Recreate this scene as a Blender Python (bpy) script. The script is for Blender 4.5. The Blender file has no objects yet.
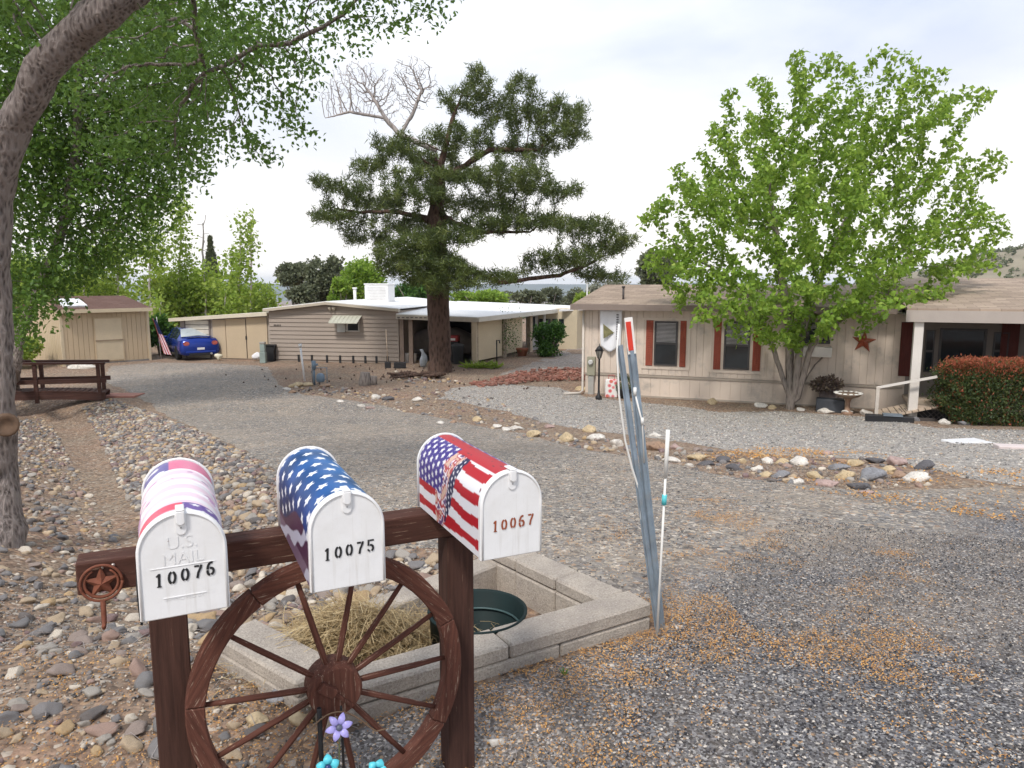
import bpy, math, random
import numpy as np
from mathutils import Vector, Matrix, noise, geometry
random.seed(7); rng = np.random.default_rng(11)
SC = bpy.context.scene; COL = SC.collection
PI = math.pi; R = math.radians
# ---------------------------------------------------------------- camera maths
F = 720.0; PIT = R(7.9); CAMZ = 1.85; cP, sP = math.cos(PIT), math.sin(PIT)
def ray(px, py):
    u = (px-512)/F; v = -(py-384)/F
    return Vector((u, cP+v*sP, -sP+v*cP))
def at(px, py, Y):
    r = ray(px, py); return Vector((0, 0, CAMZ)) + r*(Y/r.y)
def proj(p):
    x, y, z = p[0], p[1], p[2]-CAMZ
    yc = y*cP - z*sP
    return 512+F*x/yc, 384-F*(z*cP+y*sP)/yc, yc
def plane_hit(px, py, O, d):
    """point of the pixel's ray on the vertical plane through O along d: (distance along d, z)"""
    r = ray(px, py); n = Vector((-d[1], d[0], 0))
    k = (n.x*O[0]+n.y*O[1])/(n.x*r.x+n.y*r.y)
    p = Vector((0, 0, CAMZ))+r*k
    return (p.x-O[0])*d[0]+(p.y-O[1])*d[1], p.z
# ---------------------------------------------------------------- terrain height
def fall(y):
    t = min(max((y-3.0)/16.5, 0), 1)
    return -1.65*(0.6*t+0.4*t*t*(3-2*t))
WASH = []
PLA, PLB, PLD, PLC = (.77, 3.76), (-.79, 2.83), (-.06, 4.79), (-1.50, 3.40)
def plan_in(x, y):
    m = 1e9
    for (ax, ay), (bx_, by_) in ((PLA, PLD), (PLD, PLC), (PLC, PLB), (PLB, PLA)):
        L = math.hypot(bx_-ax, by_-ay); m = min(m, ((bx_-ax)*(y-ay)-(by_-ay)*(x-ax))/L)
    return m
def seg_dist(x, y, pl):
    best = 1e9
    for (ax, ay), (bx, by) in zip(pl, pl[1:]):
        dx, dy = bx-ax, by-ay; t = ((x-ax)*dx+(y-ay)*dy)/(dx*dx+dy*dy)
        t = min(max(t, 0), 1); d = math.hypot(x-ax-t*dx, y-ay-t*dy)
        if d < best: best = d
    return best
def hz(x, y):
    z = fall(y)
    if y > 70: z -= (min(y, 3000)-70)*0.027
    if y < 60: z += 0.022*noise.noise(Vector((x*.8, y*.8, 0)))+0.03*noise.noise(Vector((x*.25, y*.25, 5)))
    if y < 6: z -= .11*math.exp(-((x+.45)/.9)**2-((y-2.15)/.75)**2)
    if -1.6 < x < .9 and 2.7 < y < 4.9:
        m = plan_in(x, y)
        if m > .09: z -= .24*min(1, (m-.09)/.05)
    if WASH and x < 1 and 2 < y < 40:
        d = seg_dist(x, y, WASH)
        if d < 3: z -= 0.42*math.exp(-(d/1.0)**2)
    return z
def gnd(px, py):
    r = ray(px, py); t = 0.5; st = 0.25; prev = t
    while t < 400:
        p = Vector((0, 0, CAMZ))+r*t
        if p.z < hz(p.x, p.y): break
        prev = t; t += st; st *= 1.03
    a, b = prev, t
    for _ in range(14):
        m = (a+b)/2; p = Vector((0, 0, CAMZ))+r*m
        if p.z < hz(p.x, p.y): b = m
        else: a = m
    p = Vector((0, 0, CAMZ))+r*b
    return Vector((p.x, p.y, hz(p.x, p.y)))
_w = [gnd(*q) for q in ((-60, 395), (20, 402), (62, 412), (85, 437), (112, 485), (165, 560))]
WASH = [(p.x, p.y) for p in _w]
# ---------------------------------------------------------------- objects
ROOT = {}
def put(name, me, parent=None):
    o = bpy.data.objects.new(name, me); COL.objects.link(o)
    if parent: o.parent = parent; ROOT[o.name] = ROOT.get(parent.name, Matrix())
    return o
def tag(o, label, cat, group=None, kind=None):
    if label: o['label'] = label
    if cat: o['category'] = cat
    if group: o['group'] = group
    if kind: o['kind'] = kind
    return o
def thing(name, label, cat, loc=(0, 0, 0), rz=0, group=None):
    o = bpy.data.objects.new(name, None); COL.objects.link(o); o.empty_display_size = .2
    o.location = loc; o.rotation_euler = (0, 0, rz)
    ROOT[o.name] = Matrix.Translation(Vector(loc)) @ Matrix.Rotation(rz, 4, 'Z')
    return tag(o, label, cat, group)
def copy_tree(o, parent=None):
    c = o.copy(); COL.objects.link(c)
    if parent: c.parent = parent
    for ch in o.children: copy_tree(ch, c)
    return c
class MB:
    def __init__(s): s.v = []; s.f = []; s.m = []; s.sm = []
    def add(s, vs, fs, mi=0, smooth=False):
        b = len(s.v); s.v += [Vector(v) for v in vs]
        for f in fs: s.f.append([i+b for i in f]); s.m.append(mi); s.sm.append(smooth)
        return s
    def box(s, c, size, M=None, mi=0):
        x, y, z = [q/2 for q in size]
        vs = [Vector((a*x, b*y, d*z)) for d in (-1, 1) for b in (-1, 1) for a in (-1, 1)]
        if M is not None: vs = [M @ v for v in vs]
        vs = [v+Vector(c) for v in vs]
        return s.add(vs, [(0, 2, 3, 1), (4, 5, 7, 6), (0, 1, 5, 4), (2, 6, 7, 3), (0, 4, 6, 2), (1, 3, 7, 5)], mi)
    def bb(s, x0, x1, y0, y1, z0, z1, mi=0):
        return s.box(((x0+x1)/2, (y0+y1)/2, (z0+z1)/2), (abs(x1-x0), abs(y1-y0), abs(z1-z0)), None, mi)
    def bar(s, p, q, w, h=None, up=(0, 0, 1), mi=0):
        p, q = Vector(p), Vector(q); d = q-p; L = d.length; d.normalize(); up = Vector(up)
        x = d.cross(up)
        if x.length < 1e-4: x = d.cross(Vector((0, 1, 0)))
        x.normalize(); u = x.cross(d)
        M = Matrix((x, d, u)).transposed()
        return s.box((p+q)/2, (w, L, h or w), M, mi)
    def tube(s, pts, r, seg=8, cap=True, mi=0, smooth=True, wob=0, seed=0):
        pts = [Vector(p) for p in pts]; n = len(pts)
        if not hasattr(r, '__len__'): r = [r]*n
        b = len(s.v); ref = None; rings = []
        for i, p in enumerate(pts):
            d = (pts[min(i+1, n-1)]-pts[max(i-1, 0)]).normalized()
            if ref is None:
                ref = Vector((1, 0, 0)) if abs(d.x) < .8 else Vector((0, 1, 0))
            x = (ref-d*ref.dot(d)).normalized(); ref = x; y = d.cross(x)
            for k in range(seg):
                a = 2*PI*k/seg; rr = r[i]
                if wob: rr *= 1+wob*noise.noise(Vector((math.cos(a)*2+seed, math.sin(a)*2, i*.6)))
                s.v.append(p+x*math.cos(a)*rr+y*math.sin(a)*rr)
        for i in range(n-1):
            for k in range(seg):
                k2 = (k+1) % seg
                s.f.append([b+i*seg+k, b+i*seg+k2, b+(i+1)*seg+k2, b+(i+1)*seg+k]); s.m.append(mi); s.sm.append(smooth)
        if cap:
            s.f.append([b+k for k in range(seg)][::-1]); s.m.append(mi); s.sm.append(False)
            s.f.append([b+(n-1)*seg+k for k in range(seg)]); s.m.append(mi); s.sm.append(False)
        return s
    def lathe(s, prof, seg=24, c=(0, 0, 0), mi=0, smooth=True, M=None):
        b = len(s.v); n = len(prof)
        for r, z in prof:
            for k in range(seg):
                a = 2*PI*k/seg; v = Vector((r*math.cos(a), r*math.sin(a), z))
                if M is not None: v = M @ v
                s.v.append(v+Vector(c))
        for i in range(n-1):
            for k in range(seg):
                k2 = (k+1) % seg
                s.f.append([b+i*seg+k, b+i*seg+k2, b+(i+1)*seg+k2, b+(i+1)*seg+k]); s.m.append(mi); s.sm.append(smooth)
        for i, fl in ((0, True), (n-1, False)):
            if prof[i][0] > 1e-5:
                q = [b+i*seg+k for k in range(seg)]; s.f.append(q[::-1] if fl else q); s.m.append(mi); s.sm.append(False)
        return s
    def prism(s, poly, a, b, fn=None, mi=0):
        """poly = 2-D points; extruded from a to b; fn(u, v, w) -> 3-D point (default u, w, v: a wall-like sheet)"""
        fn = fn or (lambda u, v, w: (u, w, v)); n = len(poly)
        vs = [fn(u, v, a) for u, v in poly]+[fn(u, v, b) for u, v in poly]
        fs = [list(range(n)), list(range(n, 2*n))[::-1]]+[[i, i+n, (i+1) % n+n, (i+1) % n] for i in range(n)]
        return s.add(vs, fs, mi)
    def build(s, name, mats, parent=None, world=False, bevel=0, fix=True):
        vs = s.v
        if world and parent is not None:
            inv = ROOT[parent.name].inverted(); vs = [inv @ v for v in vs]
        me = bpy.data.meshes.new(name); me.from_pydata([tuple(v) for v in vs], [], s.f)
        if not isinstance(mats, (list, tuple)): mats = [mats]
        [me.materials.append(m) for m in mats]
        me.polygons.foreach_set('material_index', s.m); me.polygons.foreach_set('use_smooth', s.sm)
        if fix or bevel:
            import bmesh
            bm = bmesh.new(); bm.from_mesh(me)
            bmesh.ops.recalc_face_normals(bm, faces=bm.faces)
            if bevel:
                ed = [e for e in bm.edges if len(e.link_faces) == 2 and e.calc_face_angle(0) > .6]
                bmesh.ops.bevel(bm, geom=ed, offset=bevel, segments=1, profile=.5, affect='EDGES', clamp_overlap=True)
            bm.to_mesh(me); bm.free()
        me.update()
        return put(name, me, parent)
def fast_mesh(name, V, Fc, mat, parent=None, rnd=None, smooth=False, world=True):
    V = np.asarray(V, dtype=np.float32); Fc = np.asarray(Fc, dtype=np.int32)
    if world and parent is not None:
        inv = np.array(ROOT[parent.name].inverted()); V = V @ inv[:3, :3].T + inv[:3, 3]
    me = bpy.data.meshes.new(name); n, k = Fc.shape
    me.vertices.add(len(V)); me.vertices.foreach_set('co', V.astype(np.float32).ravel())
    me.loops.add(n*k); me.loops.foreach_set('vertex_index', Fc.ravel())
    me.polygons.add(n); me.polygons.foreach_set('loop_start', np.arange(0, n*k, k, dtype=np.int32))
    try: me.polygons.foreach_set('loop_total', np.full(n, k, dtype=np.int32))
    except Exception: pass
    me.polygons.foreach_set('use_smooth', np.full(n, smooth))
    if rnd is not None:
        a = me.attributes.new('rnd', 'FLOAT', 'POINT'); a.data.foreach_set('value', np.asarray(rnd, dtype=np.float32))
    me.materials.append(mat); me.update(calc_edges=True); me.validate()
    return put(name, me, parent)
# ---------------------------------------------------------------- materials
class NT:
    def __init__(s, name):
        m = bpy.data.materials.new(name); m.use_nodes = True; s.m = m; s.t = m.node_tree
        s.n = s.t.nodes; s.p = s.n['Principled BSDF']; s.out = s.n['Material Output']
    def node(s, typ, **kw):
        o = s.n.new(typ)
        for k, v in kw.items():
            if k in o.bl_rna.properties and k not in ('inputs',): setattr(o, k, v)
            else: o.inputs[k.replace('_', ' ')].default_value = v
        return o
    def link(s, a, b): s.t.links.new(a, b)
    def coord(s, kind='Object', scale=(1, 1, 1)):
        tc = s.n.new('ShaderNodeTexCoord'); mp = s.n.new('ShaderNodeMapping'); mp.inputs['Scale'].default_value = scale
        s.link(tc.outputs[kind], mp.inputs['Vector']); return mp.outputs[0]
    def noise(s, vec, scale, detail=4, rough=.55, dist=0):
        o = s.n.new('ShaderNodeTexNoise'); o.inputs['Scale'].default_value = scale; o.inputs['Detail'].default_value = detail
        o.inputs['Roughness'].default_value = rough; o.inputs['Distortion'].default_value = dist
        if vec is not None: s.link(vec, o.inputs['Vector'])
        return o.outputs['Fac']
    def voro(s, vec, scale, out='Color', feature='F1', rand=1):
        o = s.n.new('ShaderNodeTexVoronoi'); o.feature = feature; o.inputs['Scale'].default_value = scale
        o.inputs['Randomness'].default_value = rand
        s.link(vec, o.inputs['Vector']); return o.outputs[out]
    def ramp(s, fac, stops, interp='LINEAR'):
        o = s.n.new('ShaderNodeValToRGB'); cr = o.color_ramp; cr.interpolation = interp
        while len(cr.elements) < len(stops): cr.elements.new(.5)
        for e, (p, c) in zip(cr.elements, stops):
            e.position = p; e.color = (c[0], c[1], c[2], 1) if hasattr(c, '__len__') else (c, c, c, 1)
        s.link(fac, o.inputs[0]); return o.outputs[0]
    def mix(s, fac, a, b, mode='MIX'):
        o = s.n.new('ShaderNodeMix'); o.data_type = 'RGBA'; o.blend_type = mode; o.clamp_factor = True
        for sock, v in ((o.inputs[0], fac), (o.inputs[6], a), (o.inputs[7], b)):
            if hasattr(v, 'is_linked') or hasattr(v, 'links'): s.link(v, sock)
            elif hasattr(v, '__len__'): sock.default_value = (v[0], v[1], v[2], 1)
            else: sock.default_value = v
        return o.outputs[2]
    def math(s, op, a, b=0.5, clamp=False):
        o = s.n.new('ShaderNodeMath'); o.operation = op; o.use_clamp = clamp
        for sock, v in ((o.inputs[0], a), (o.inputs[1], b)):
            if hasattr(v, 'links'): s.link(v, sock)
            else: sock.default_value = v
        return o.outputs[0]
    def bump(s, h, strength=.5, dist=.01, prev=None):
        o = s.n.new('ShaderNodeBump'); o.inputs['Strength'].default_value = strength; o.inputs['Distance'].default_value = dist
        s.link(h, o.inputs['Height'])
        if prev is not None: s.link(prev, o.inputs['Normal'])
        s.link(o.outputs[0], s.p.inputs['Normal']); return o.outputs[0]
    def set(s, color=None, rough=None, metal=None, spec=None, trans=None):
        for key, v in (('Base Color', color), ('Roughness', rough), ('Metallic', metal), ('Specular IOR Level', spec), ('Transmission Weight', trans)):
            if v is None: continue
            if hasattr(v, 'links'): s.link(v, s.p.inputs[key])
            elif hasattr(v, '__len__'): s.p.inputs[key].default_value = (v[0], v[1], v[2], 1)
            else: s.p.inputs[key].default_value = v
        return s.m
def simple(name, c, rough=.7, var=.18, scale=3, metal=0, bump=0, bscale=40, dirt=None, spec=.4):
    t = NT(name); co = t.coord()
    n = t.noise(co, scale, 6, .6)
    c2 = [q*(1-var) for q in c]; c3 = [min(1, q*(1+var)) for q in c]
    col = t.ramp(n, [(.3, c2), (.7, c3)])
    if dirt:
        d = t.noise(co, scale*2.7, 8, .7); col = t.mix(t.ramp(d, [(.52, 0), (.68, 1)]), col, dirt)
    if bump: t.bump(t.noise(co, bscale, 5, .6), .6, bump)
    return t.set(col, rough, metal, spec)
def wood(name, c, worn, axis=0, amt=.6, sc=1.0):
    t = NT(name); s = [26*sc, 26*sc, 26*sc]; s[axis] = 1.6*sc
    co = t.coord('Object', s); n = t.noise(co, 2.2, 7, .65, .4)
    n2 = t.noise(t.coord('Object', [q*2.3 for q in s]), 2, 5, .7)
    col = t.ramp(n, [(.3, [q*.55 for q in c]), (.55, c), (.8, [q*1.5 for q in c])])
    col = t.mix(t.ramp(n2, [(amt, 0), (amt+.06, 1)]), col, worn)
    t.bump(n, .7, .003); return t.set(col, .8, spec=.25)
def gravel(name, stops, s1=42, tint=(.26, .235, .205), patch=(.36, .30, .23), pamt=.55, bumpd=.012, dark=None):
    t = NT(name); co = t.coord()
    wob = t.noise(co, 3, 2)
    v1 = t.voro(co, s1); v2 = t.voro(co, s1*2.3)
    h = t.n.new('ShaderNodeSeparateColor'); t.link(v1, h.inputs[0]); h2 = t.n.new('ShaderNodeSeparateColor'); t.link(v2, h2.inputs[0])
    c1 = t.ramp(h.outputs[0], stops, 'CONSTANT'); c2 = t.ramp(h2.outputs[1], stops, 'CONSTANT')
    sel = t.ramp(h.outputs[2], [(.45, 0), (.5, 1)])
    col = t.mix(sel, c2, c1)
    big = t.noise(co, .55, 5, .6, .5); mid = t.noise(co, 5, 5, .65)
    col = t.mix(.12, col, tint)
    if dark:
        c3 = t.mix(sel, t.ramp(h2.outputs[0], dark, 'CONSTANT'), t.ramp(h2.outputs[2], dark, 'CONSTANT'))
        v3 = t.voro(co, s1*3.4); h3 = t.n.new('ShaderNodeSeparateColor'); t.link(v3, h3.inputs[0]); c3 = t.mix(t.ramp(h.outputs[0], [(.12, 0), (.17, 1)]), c3, t.ramp(h3.outputs[0], dark, 'CONSTANT'))
        s = t.n.new('ShaderNodeSeparateXYZ'); t.link(co, s.inputs[0])
        f = t.math('ADD', t.math('ADD', t.math('MULTIPLY', s.outputs[0], .51), t.math('MULTIPLY', s.outputs[1], -.86)), t.math('MULTIPLY', t.noise(co, .9, 5, .6), 2.4))
        col = t.mix(t.ramp(t.math('ADD', f, 2.6), [(0, 0), (1, 1)]), col, c3)
    col = t.mix(t.ramp(big, [(pamt-.08, 0), (pamt+.12, .55)]), col, t.mix(.5, col, patch))
    col = t.mix(t.ramp(mid, [(.35, .32), (.6, 0)]), col, (.10, .085, .07))
    d1 = t.voro(co, s1, 'Distance'); d2 = t.voro(co, s1*2.3, 'Distance')
    hh = t.math('SUBTRACT', 1.0, t.math('ADD', d1, t.math('MULTIPLY', d2, .5)))
    t.bump(hh, .9, bumpd); return t.set(col, .9, spec=.25)
GREYS = [(0, (.07, .07, .075)), (.16, (.17, .165, .16)), (.36, (.27, .255, .235)), (.56, (.20, .20, .21)), (.68, (.37, .32, .26)), (.80, (.13, .115, .105)), (.88, (.52, .48, .43)), (.95, (.34, .22, .14))]
DARKG = [(0, (.030, .030, .034)), (.20, (.10, .098, .105)), (.42, (.19, .188, .195)), (.60, (.13, .127, .125)), (.72, (.32, .31, .30)), (.80, (.065, .06, .06)), (.91, (.54, .49, .43)), (.96, (.36, .23, .13))]
PADG = [(0, (.16, .155, .15)), (.10, (.31, .295, .28)), (.35, (.46, .43, .39)), (.58, (.36, .345, .33)), (.70, (.62, .58, .52)), (.86, (.24, .22, .20)), (.93, (.50, .38, .28))]
GREYS = [(p, (c[0]*1.16, c[1]*1.13, c[2]*1.08)) for p, c in GREYS]; DARKG = [(p, tuple(q*1.18 for q in c)) for p, c in DARKG]; PADG = [(p, tuple(q*.93 for q in c)) for p, c in PADG]
M = {}
M['gravel'] = gravel('driveway_gravel', GREYS, 27, (.33, .295, .25), (.46, .37, .275), .5, dark=DARKG)
M['pad'] = gravel('pale_gravel', PADG, 20, (.42, .385, .34), (.46, .40, .33), .55, .02)
M['road'] = gravel('worn_road', [(p, tuple(q*.72 for q in c)) for p, c in DARKG], 56, (.085, .082, .09), (.10, .095, .10), .5, .006)
M['dark_gravel'] = gravel('dark_roadside_gravel', DARKG, 44, (.14, .14, .148), (.22, .17, .12), .56)
def dirt_mat():
    t = NT('red_brown_dirt'); co = t.coord()
    a = t.noise(co, .6, 6, .6); b = t.noise(co, 9, 8, .7)
    col = t.mix(t.ramp(a, [(.35, 0), (.62, 1)]), (.36, .235, .165), (.29, .235, .175))
    col = t.mix(t.ramp(b, [(.42, .75), (.58, 0)]), col, (.13, .085, .06))
    v = t.voro(co, 30); h = t.n.new('ShaderNodeSeparateColor'); t.link(v, h.inputs[0])
    cc = t.ramp(h.outputs[0], [(0, (.12, .09, .07)), (.3, (.26, .2, .15)), (.6, (.36, .24, .15)), (.85, (.46, .4, .33))], 'CONSTANT')
    col = t.mix(t.ramp(h.outputs[1], [(.55, 0), (.6, .8)]), col, cc)
    t.bump(t.math('ADD', b, t.math('SUBTRACT', 1., t.voro(co, 30, 'Distance'))), .9, .015)
    return t.set(col, .95, spec=.2)
M['dirt'] = dirt_mat()
def rock_mat(name, use_obj, stops):
    t = NT(name); co = t.coord()
    if use_obj:
        oi = t.n.new('ShaderNodeObjectInfo'); f = oi.outputs['Random']
    else:
        a = t.n.new('ShaderNodeAttribute'); a.attribute_name = 'rnd'; f = a.outputs['Fac']
    col = t.ramp(f, stops, 'CONSTANT')
    n = t.noise(co, 14, 8, .7); n2 = t.noise(co, 45, 6, .7)
    col = t.mix(t.ramp(n, [(.35, .55), (.6, 0)]), col, (.16, .13, .105))
    col = t.mix(t.ramp(n2, [(.5, 0), (.75, .35)]), col, (.62, .57, .5))
    t.bump(n2, .6, .006); return t.set(col, .8, spec=.3)
RST = [(0, (.18, .175, .18)), (.12, (.36, .33, .29)), (.26, (.11, .10, .10)), (.34, (.46, .35, .23)), (.50, (.28, .22, .19)), (.60, (.62, .55, .45)), (.70, (.17, .17, .175)), (.80, (.34, .225, .18)), (.88, (.48, .33, .17)), (.94, (.20, .13, .13))]
M['rock_o'] = rock_mat('river_rock', True, RST); M['rock_a'] = rock_mat('river_rock_small', False, RST)
def boulder(name, c): return simple(name, c, .85, .3, 9, bump=.012, bscale=25, dirt=[q*.45 for q in c])
M['b_tan'] = boulder('tan_boulder', (.50, .39, .24)); M['b_grey'] = boulder('grey_boulder', (.23, .23, .24)); M['b_white'] = boulder('white_boulder', (.62, .58, .52))
M['b_brown'] = boulder('brown_boulder', (.33, .22, .15)); M['b_dark'] = boulder('dark_boulder', (.11, .105, .11)); M['b_pink'] = boulder('pink_boulder', (.40, .29, .26))
def leaf_mat(name, stops, transl=.35, rough=.5, tcol=None):
    t = NT(name); a = t.n.new('ShaderNodeAttribute'); a.attribute_name = 'rnd'
    col = t.ramp(a.outputs['Fac'], stops); t.set(col, rough, spec=.3)
    tr = t.n.new('ShaderNodeBsdfTranslucent'); t.link(t.mix(.5, col, tcol or stops[-1][1]), tr.inputs[0])
    mx = t.n.new('ShaderNodeMixShader'); mx.inputs[0].default_value = transl
    t.link(t.p.outputs[0], mx.inputs[1]); t.link(tr.outputs[0], mx.inputs[2]); t.link(mx.outputs[0], t.out.inputs[0]); return t.m
M['leaf_near'] = leaf_mat('elm_leaves', [(0, (.04, .09, .018)), (.5, (.07, .15, .025)), (.85, (.115, .22, .035)), (1, (.22, .33, .07))], .4)
M['leaf_elm2'] = leaf_mat('rear_elm_leaves', [(0, (.035, .080, .016)), (.5, (.075, .155, .025)), (.85, (.13, .235, .035)), (1, (.24, .36, .07))], .4)  # leaf greens of the elms behind the leaning trunk
M['leaf_maple'] = leaf_mat('maple_leaves', [(0, (.09, .17, .022)), (.5, (.18, .31, .038)), (.8, (.30, .46, .06)), (1, (.48, .60, .14))], .45)
M['leaf_poplar'] = leaf_mat('poplar_leaves', [(0, (.14, .22, .03)), (.5, (.25, .37, .05)), (1, (.42, .52, .11))], .48)
M['leaf_dark'] = leaf_mat('oak_leaves', [(0, (.07, .085, .045)), (.5, (.13, .15, .085)), (1, (.23, .245, .15))], .25)
M['leaf_pale'] = leaf_mat('pale_scrub_leaves', [(0, (.16, .17, .12)), (.5, (.26, .27, .20)), (1, (.40, .40, .32))], .25)
M['needle'] = leaf_mat('pine_needles', [(0, (.035, .055, .018)), (.5, (.080, .115, .032)), (.85, (.155, .20, .052)), (1, (.28, .30, .10))], .25)
M['leaf_hedge'] = leaf_mat('photinia_leaves', [(0, (.035, .06, .022)), (.45, (.07, .11, .035)), (.62, (.12, .14, .04)), (.72, (.30, .10, .05)), (1, (.48, .13, .075))], .3, tcol=(.25, .2, .07))
M['leaf_shrub'] = leaf_mat('shrub_leaves', [(0, (.03, .08, .02)), (.6, (.07, .17, .03)), (1, (.14, .26, .05))], .3)
M['leaf_brown'] = leaf_mat('dry_purple_leaves', [(0, (.07, .05, .045)), (.6, (.14, .10, .08)), (1, (.22, .18, .12))], .2)
M['straw'] = leaf_mat('straw', [(0, (.20, .14, .07)), (.6, (.42, .31, .16)), (1, (.62, .50, .29))], .2)
M['litter'] = leaf_mat('orange_leaf_litter', [(0, (.32, .14, .035)), (.5, (.60, .30, .075)), (.8, (.70, .42, .16)), (1, (.38, .22, .12))], .15)
def bark(name, c1, c2, sc=14, zs=.25, d=.03):
    t = NT(name); co = t.coord('Object', (1, 1, zs))
    v = t.voro(co, sc, 'Distance'); n = t.noise(co, sc*1.2, 8, .7, 1.0)
    f = t.math('MULTIPLY', t.math('ADD', v, n), .7)
    col = t.ramp(f, [(.3, c1), (.75, c2)]); t.bump(f, 1., d); return t.set(col, .9, spec=.2)
M['bark_grey'] = bark('elm_bark', (.060, .045, .040), (.42, .355, .325), 34, .26, .12)
M['bark_pine'] = bark('pine_bark', (.018, .012, .010), (.125, .08, .062), 11, .3, .07)
M['bark_maple'] = bark('maple_bark', (.10, .08, .07), (.27, .23, .20), 20, .2, .02)
M['bark_pale'] = bark('pale_bark', (.26, .23, .20), (.50, .46, .42), 9, .2, .02)
M['dead'] = bark('dead_wood', (.20, .17, .155), (.42, .38, .36), 12, .2, .01)
M['cutwood'] = simple('cut_wood', (.13, .08, .05), .8, .35, 12)
# ---------------------------------------------------------------- render set-up, camera, light
cam = bpy.data.cameras.new('camera'); co = bpy.data.objects.new('camera', cam); COL.objects.link(co)
co.location = (0, 0, CAMZ); co.rotation_euler = (PI/2-PIT, 0, 0); cam.sensor_width = 36; cam.lens = F/1024*36
cam.clip_end = 20000; cam.clip_start = .05; SC.camera = co
SC.view_settings.view_transform = 'Standard'; SC.view_settings.look = 'None'; SC.view_settings.gamma = 1
SC.view_settings.exposure = 0.98
W = bpy.data.worlds.new('World'); SC.world = W; W.use_nodes = True; nt = W.node_tree; bg = nt.nodes['Background']
sky = nt.nodes.new('ShaderNodeTexSky'); sky.sky_type = 'NISHITA'; sky.sun_disc = False
SUN_EL, SUN_AZ = R(52), R(200)     # azimuth clockwise from +Y: the light comes from behind the camera
sky.sun_elevation = SUN_EL; sky.sun_rotation = SUN_AZ
def wn(t, **k):
    o = nt.nodes.new(t)
    for a, b in k.items(): setattr(o, a, b)
    return o
tc = wn('ShaderNodeTexCoord'); sep = wn('ShaderNodeSeparateXYZ'); nt.links.new(tc.outputs['Generated'], sep.inputs[0])
# clouds lie on a flat layer: direction divided by its height
den = wn('ShaderNodeMath', operation='ADD'); nt.links.new(sep.outputs[2], den.inputs[0]); den.inputs[1].default_value = .16
dx = wn('ShaderNodeMath', operation='DIVIDE'); dy = wn('ShaderNodeMath', operation='DIVIDE')
nt.links.new(sep.outputs[0], dx.inputs[0]); nt.links.new(den.outputs[0], dx.inputs[1])
nt.links.new(sep.outputs[1], dy.inputs[0]); nt.links.new(den.outputs[0], dy.inputs[1])
cmb = wn('ShaderNodeCombineXYZ'); nt.links.new(dx.outputs[0], cmb.inputs[0]); nt.links.new(dy.outputs[0], cmb.inputs[1])
def wnoise(scale, detail, dist, seed):
    o = wn('ShaderNodeTexNoise'); o.inputs['Scale'].default_value = scale; o.inputs['Detail'].default_value = detail; o.inputs['Distortion'].default_value = dist
    mp = wn('ShaderNodeMapping'); mp.inputs['Location'].default_value = (seed, seed*1.7, 0); nt.links.new(cmb.outputs[0], mp.inputs[0]); nt.links.new(mp.outputs[0], o.inputs[0]); return o
n1 = wnoise(.75, 7, .3, 3.1); n2 = wnoise(.5, 5, .2, 8.3)
rp = wn('ShaderNodeValToRGB'); rp.color_ramp.elements[0].position = .36; rp.color_ramp.elements[0].color = (.335, .385, .49, 1)
rp.color_ramp.elements[1].position = .60; rp.color_ramp.elements[1].color = (.60, .61, .635, 1); nt.links.new(n1.outputs[0], rp.inputs[0])
cov = wn('ShaderNodeValToRGB'); cov.color_ramp.elements[0].position = .28; cov.color_ramp.elements[0].color = (.70,)*3+(1,); cov.color_ramp.elements[1].position = .5; nt.links.new(n2.outputs[0], cov.inputs[0])
sc_ = wn('ShaderNodeMix', data_type='RGBA', blend_type='MULTIPLY'); sc_.inputs[0].default_value = 1; nt.links.new(sky.outputs[0], sc_.inputs[6]); sc_.inputs[7].default_value = (.09, .09, .09, 1)
mxs = wn('ShaderNodeMix', data_type='RGBA'); nt.links.new(cov.outputs[0], mxs.inputs[0]); nt.links.new(sc_.outputs[2], mxs.inputs[6]); nt.links.new(rp.outputs[0], mxs.inputs[7])
# thin bright strip of cloud towards the horizon
hb = wn('ShaderNodeValToRGB'); hb.color_ramp.elements[0].position = .0; hb.color_ramp.elements[0].color = (1, 1, 1, 1); hb.color_ramp.elements[1].position = .34; hb.color_ramp.elements[1].color = (0, 0, 0, 1); nt.links.new(sep.outputs[2], hb.inputs[0])
mh = wn('ShaderNodeMix', data_type='RGBA'); nt.links.new(hb.outputs[0], mh.inputs[0]); nt.links.new(mxs.outputs[2], mh.inputs[6]); mh.inputs[7].default_value = (.66, .635, .60, 1)
bst = wn('ShaderNodeMix', data_type='RGBA', blend_type='MULTIPLY'); bst.inputs[0].default_value = 1; nt.links.new(mh.outputs[2], bst.inputs[6]); bst.inputs[7].default_value = (10, 10, 10, 1)
nt.links.new(bst.outputs[2], bg.inputs[0]); bg.inputs[1].default_value = .1
sl = bpy.data.lights.new('sun', 'SUN'); sl.energy = 1.5; sl.angle = R(10); sl.color = (1, .94, .87)
so = bpy.data.objects.new('sun', sl); COL.objects.link(so); so.rotation_euler = (PI/2-SUN_EL, 0, -SUN_AZ+PI)
SC.cycles.use_denoising = True; SC.cycles.max_bounces = 6; SC.cycles.diffuse_bounces = 3; SC.cycles.glossy_bounces = 3
SC.cycles.transparent_max_bounces = 8; SC.cycles.use_adaptive_sampling = True; SC.cycles.adaptive_threshold = .02
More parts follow.
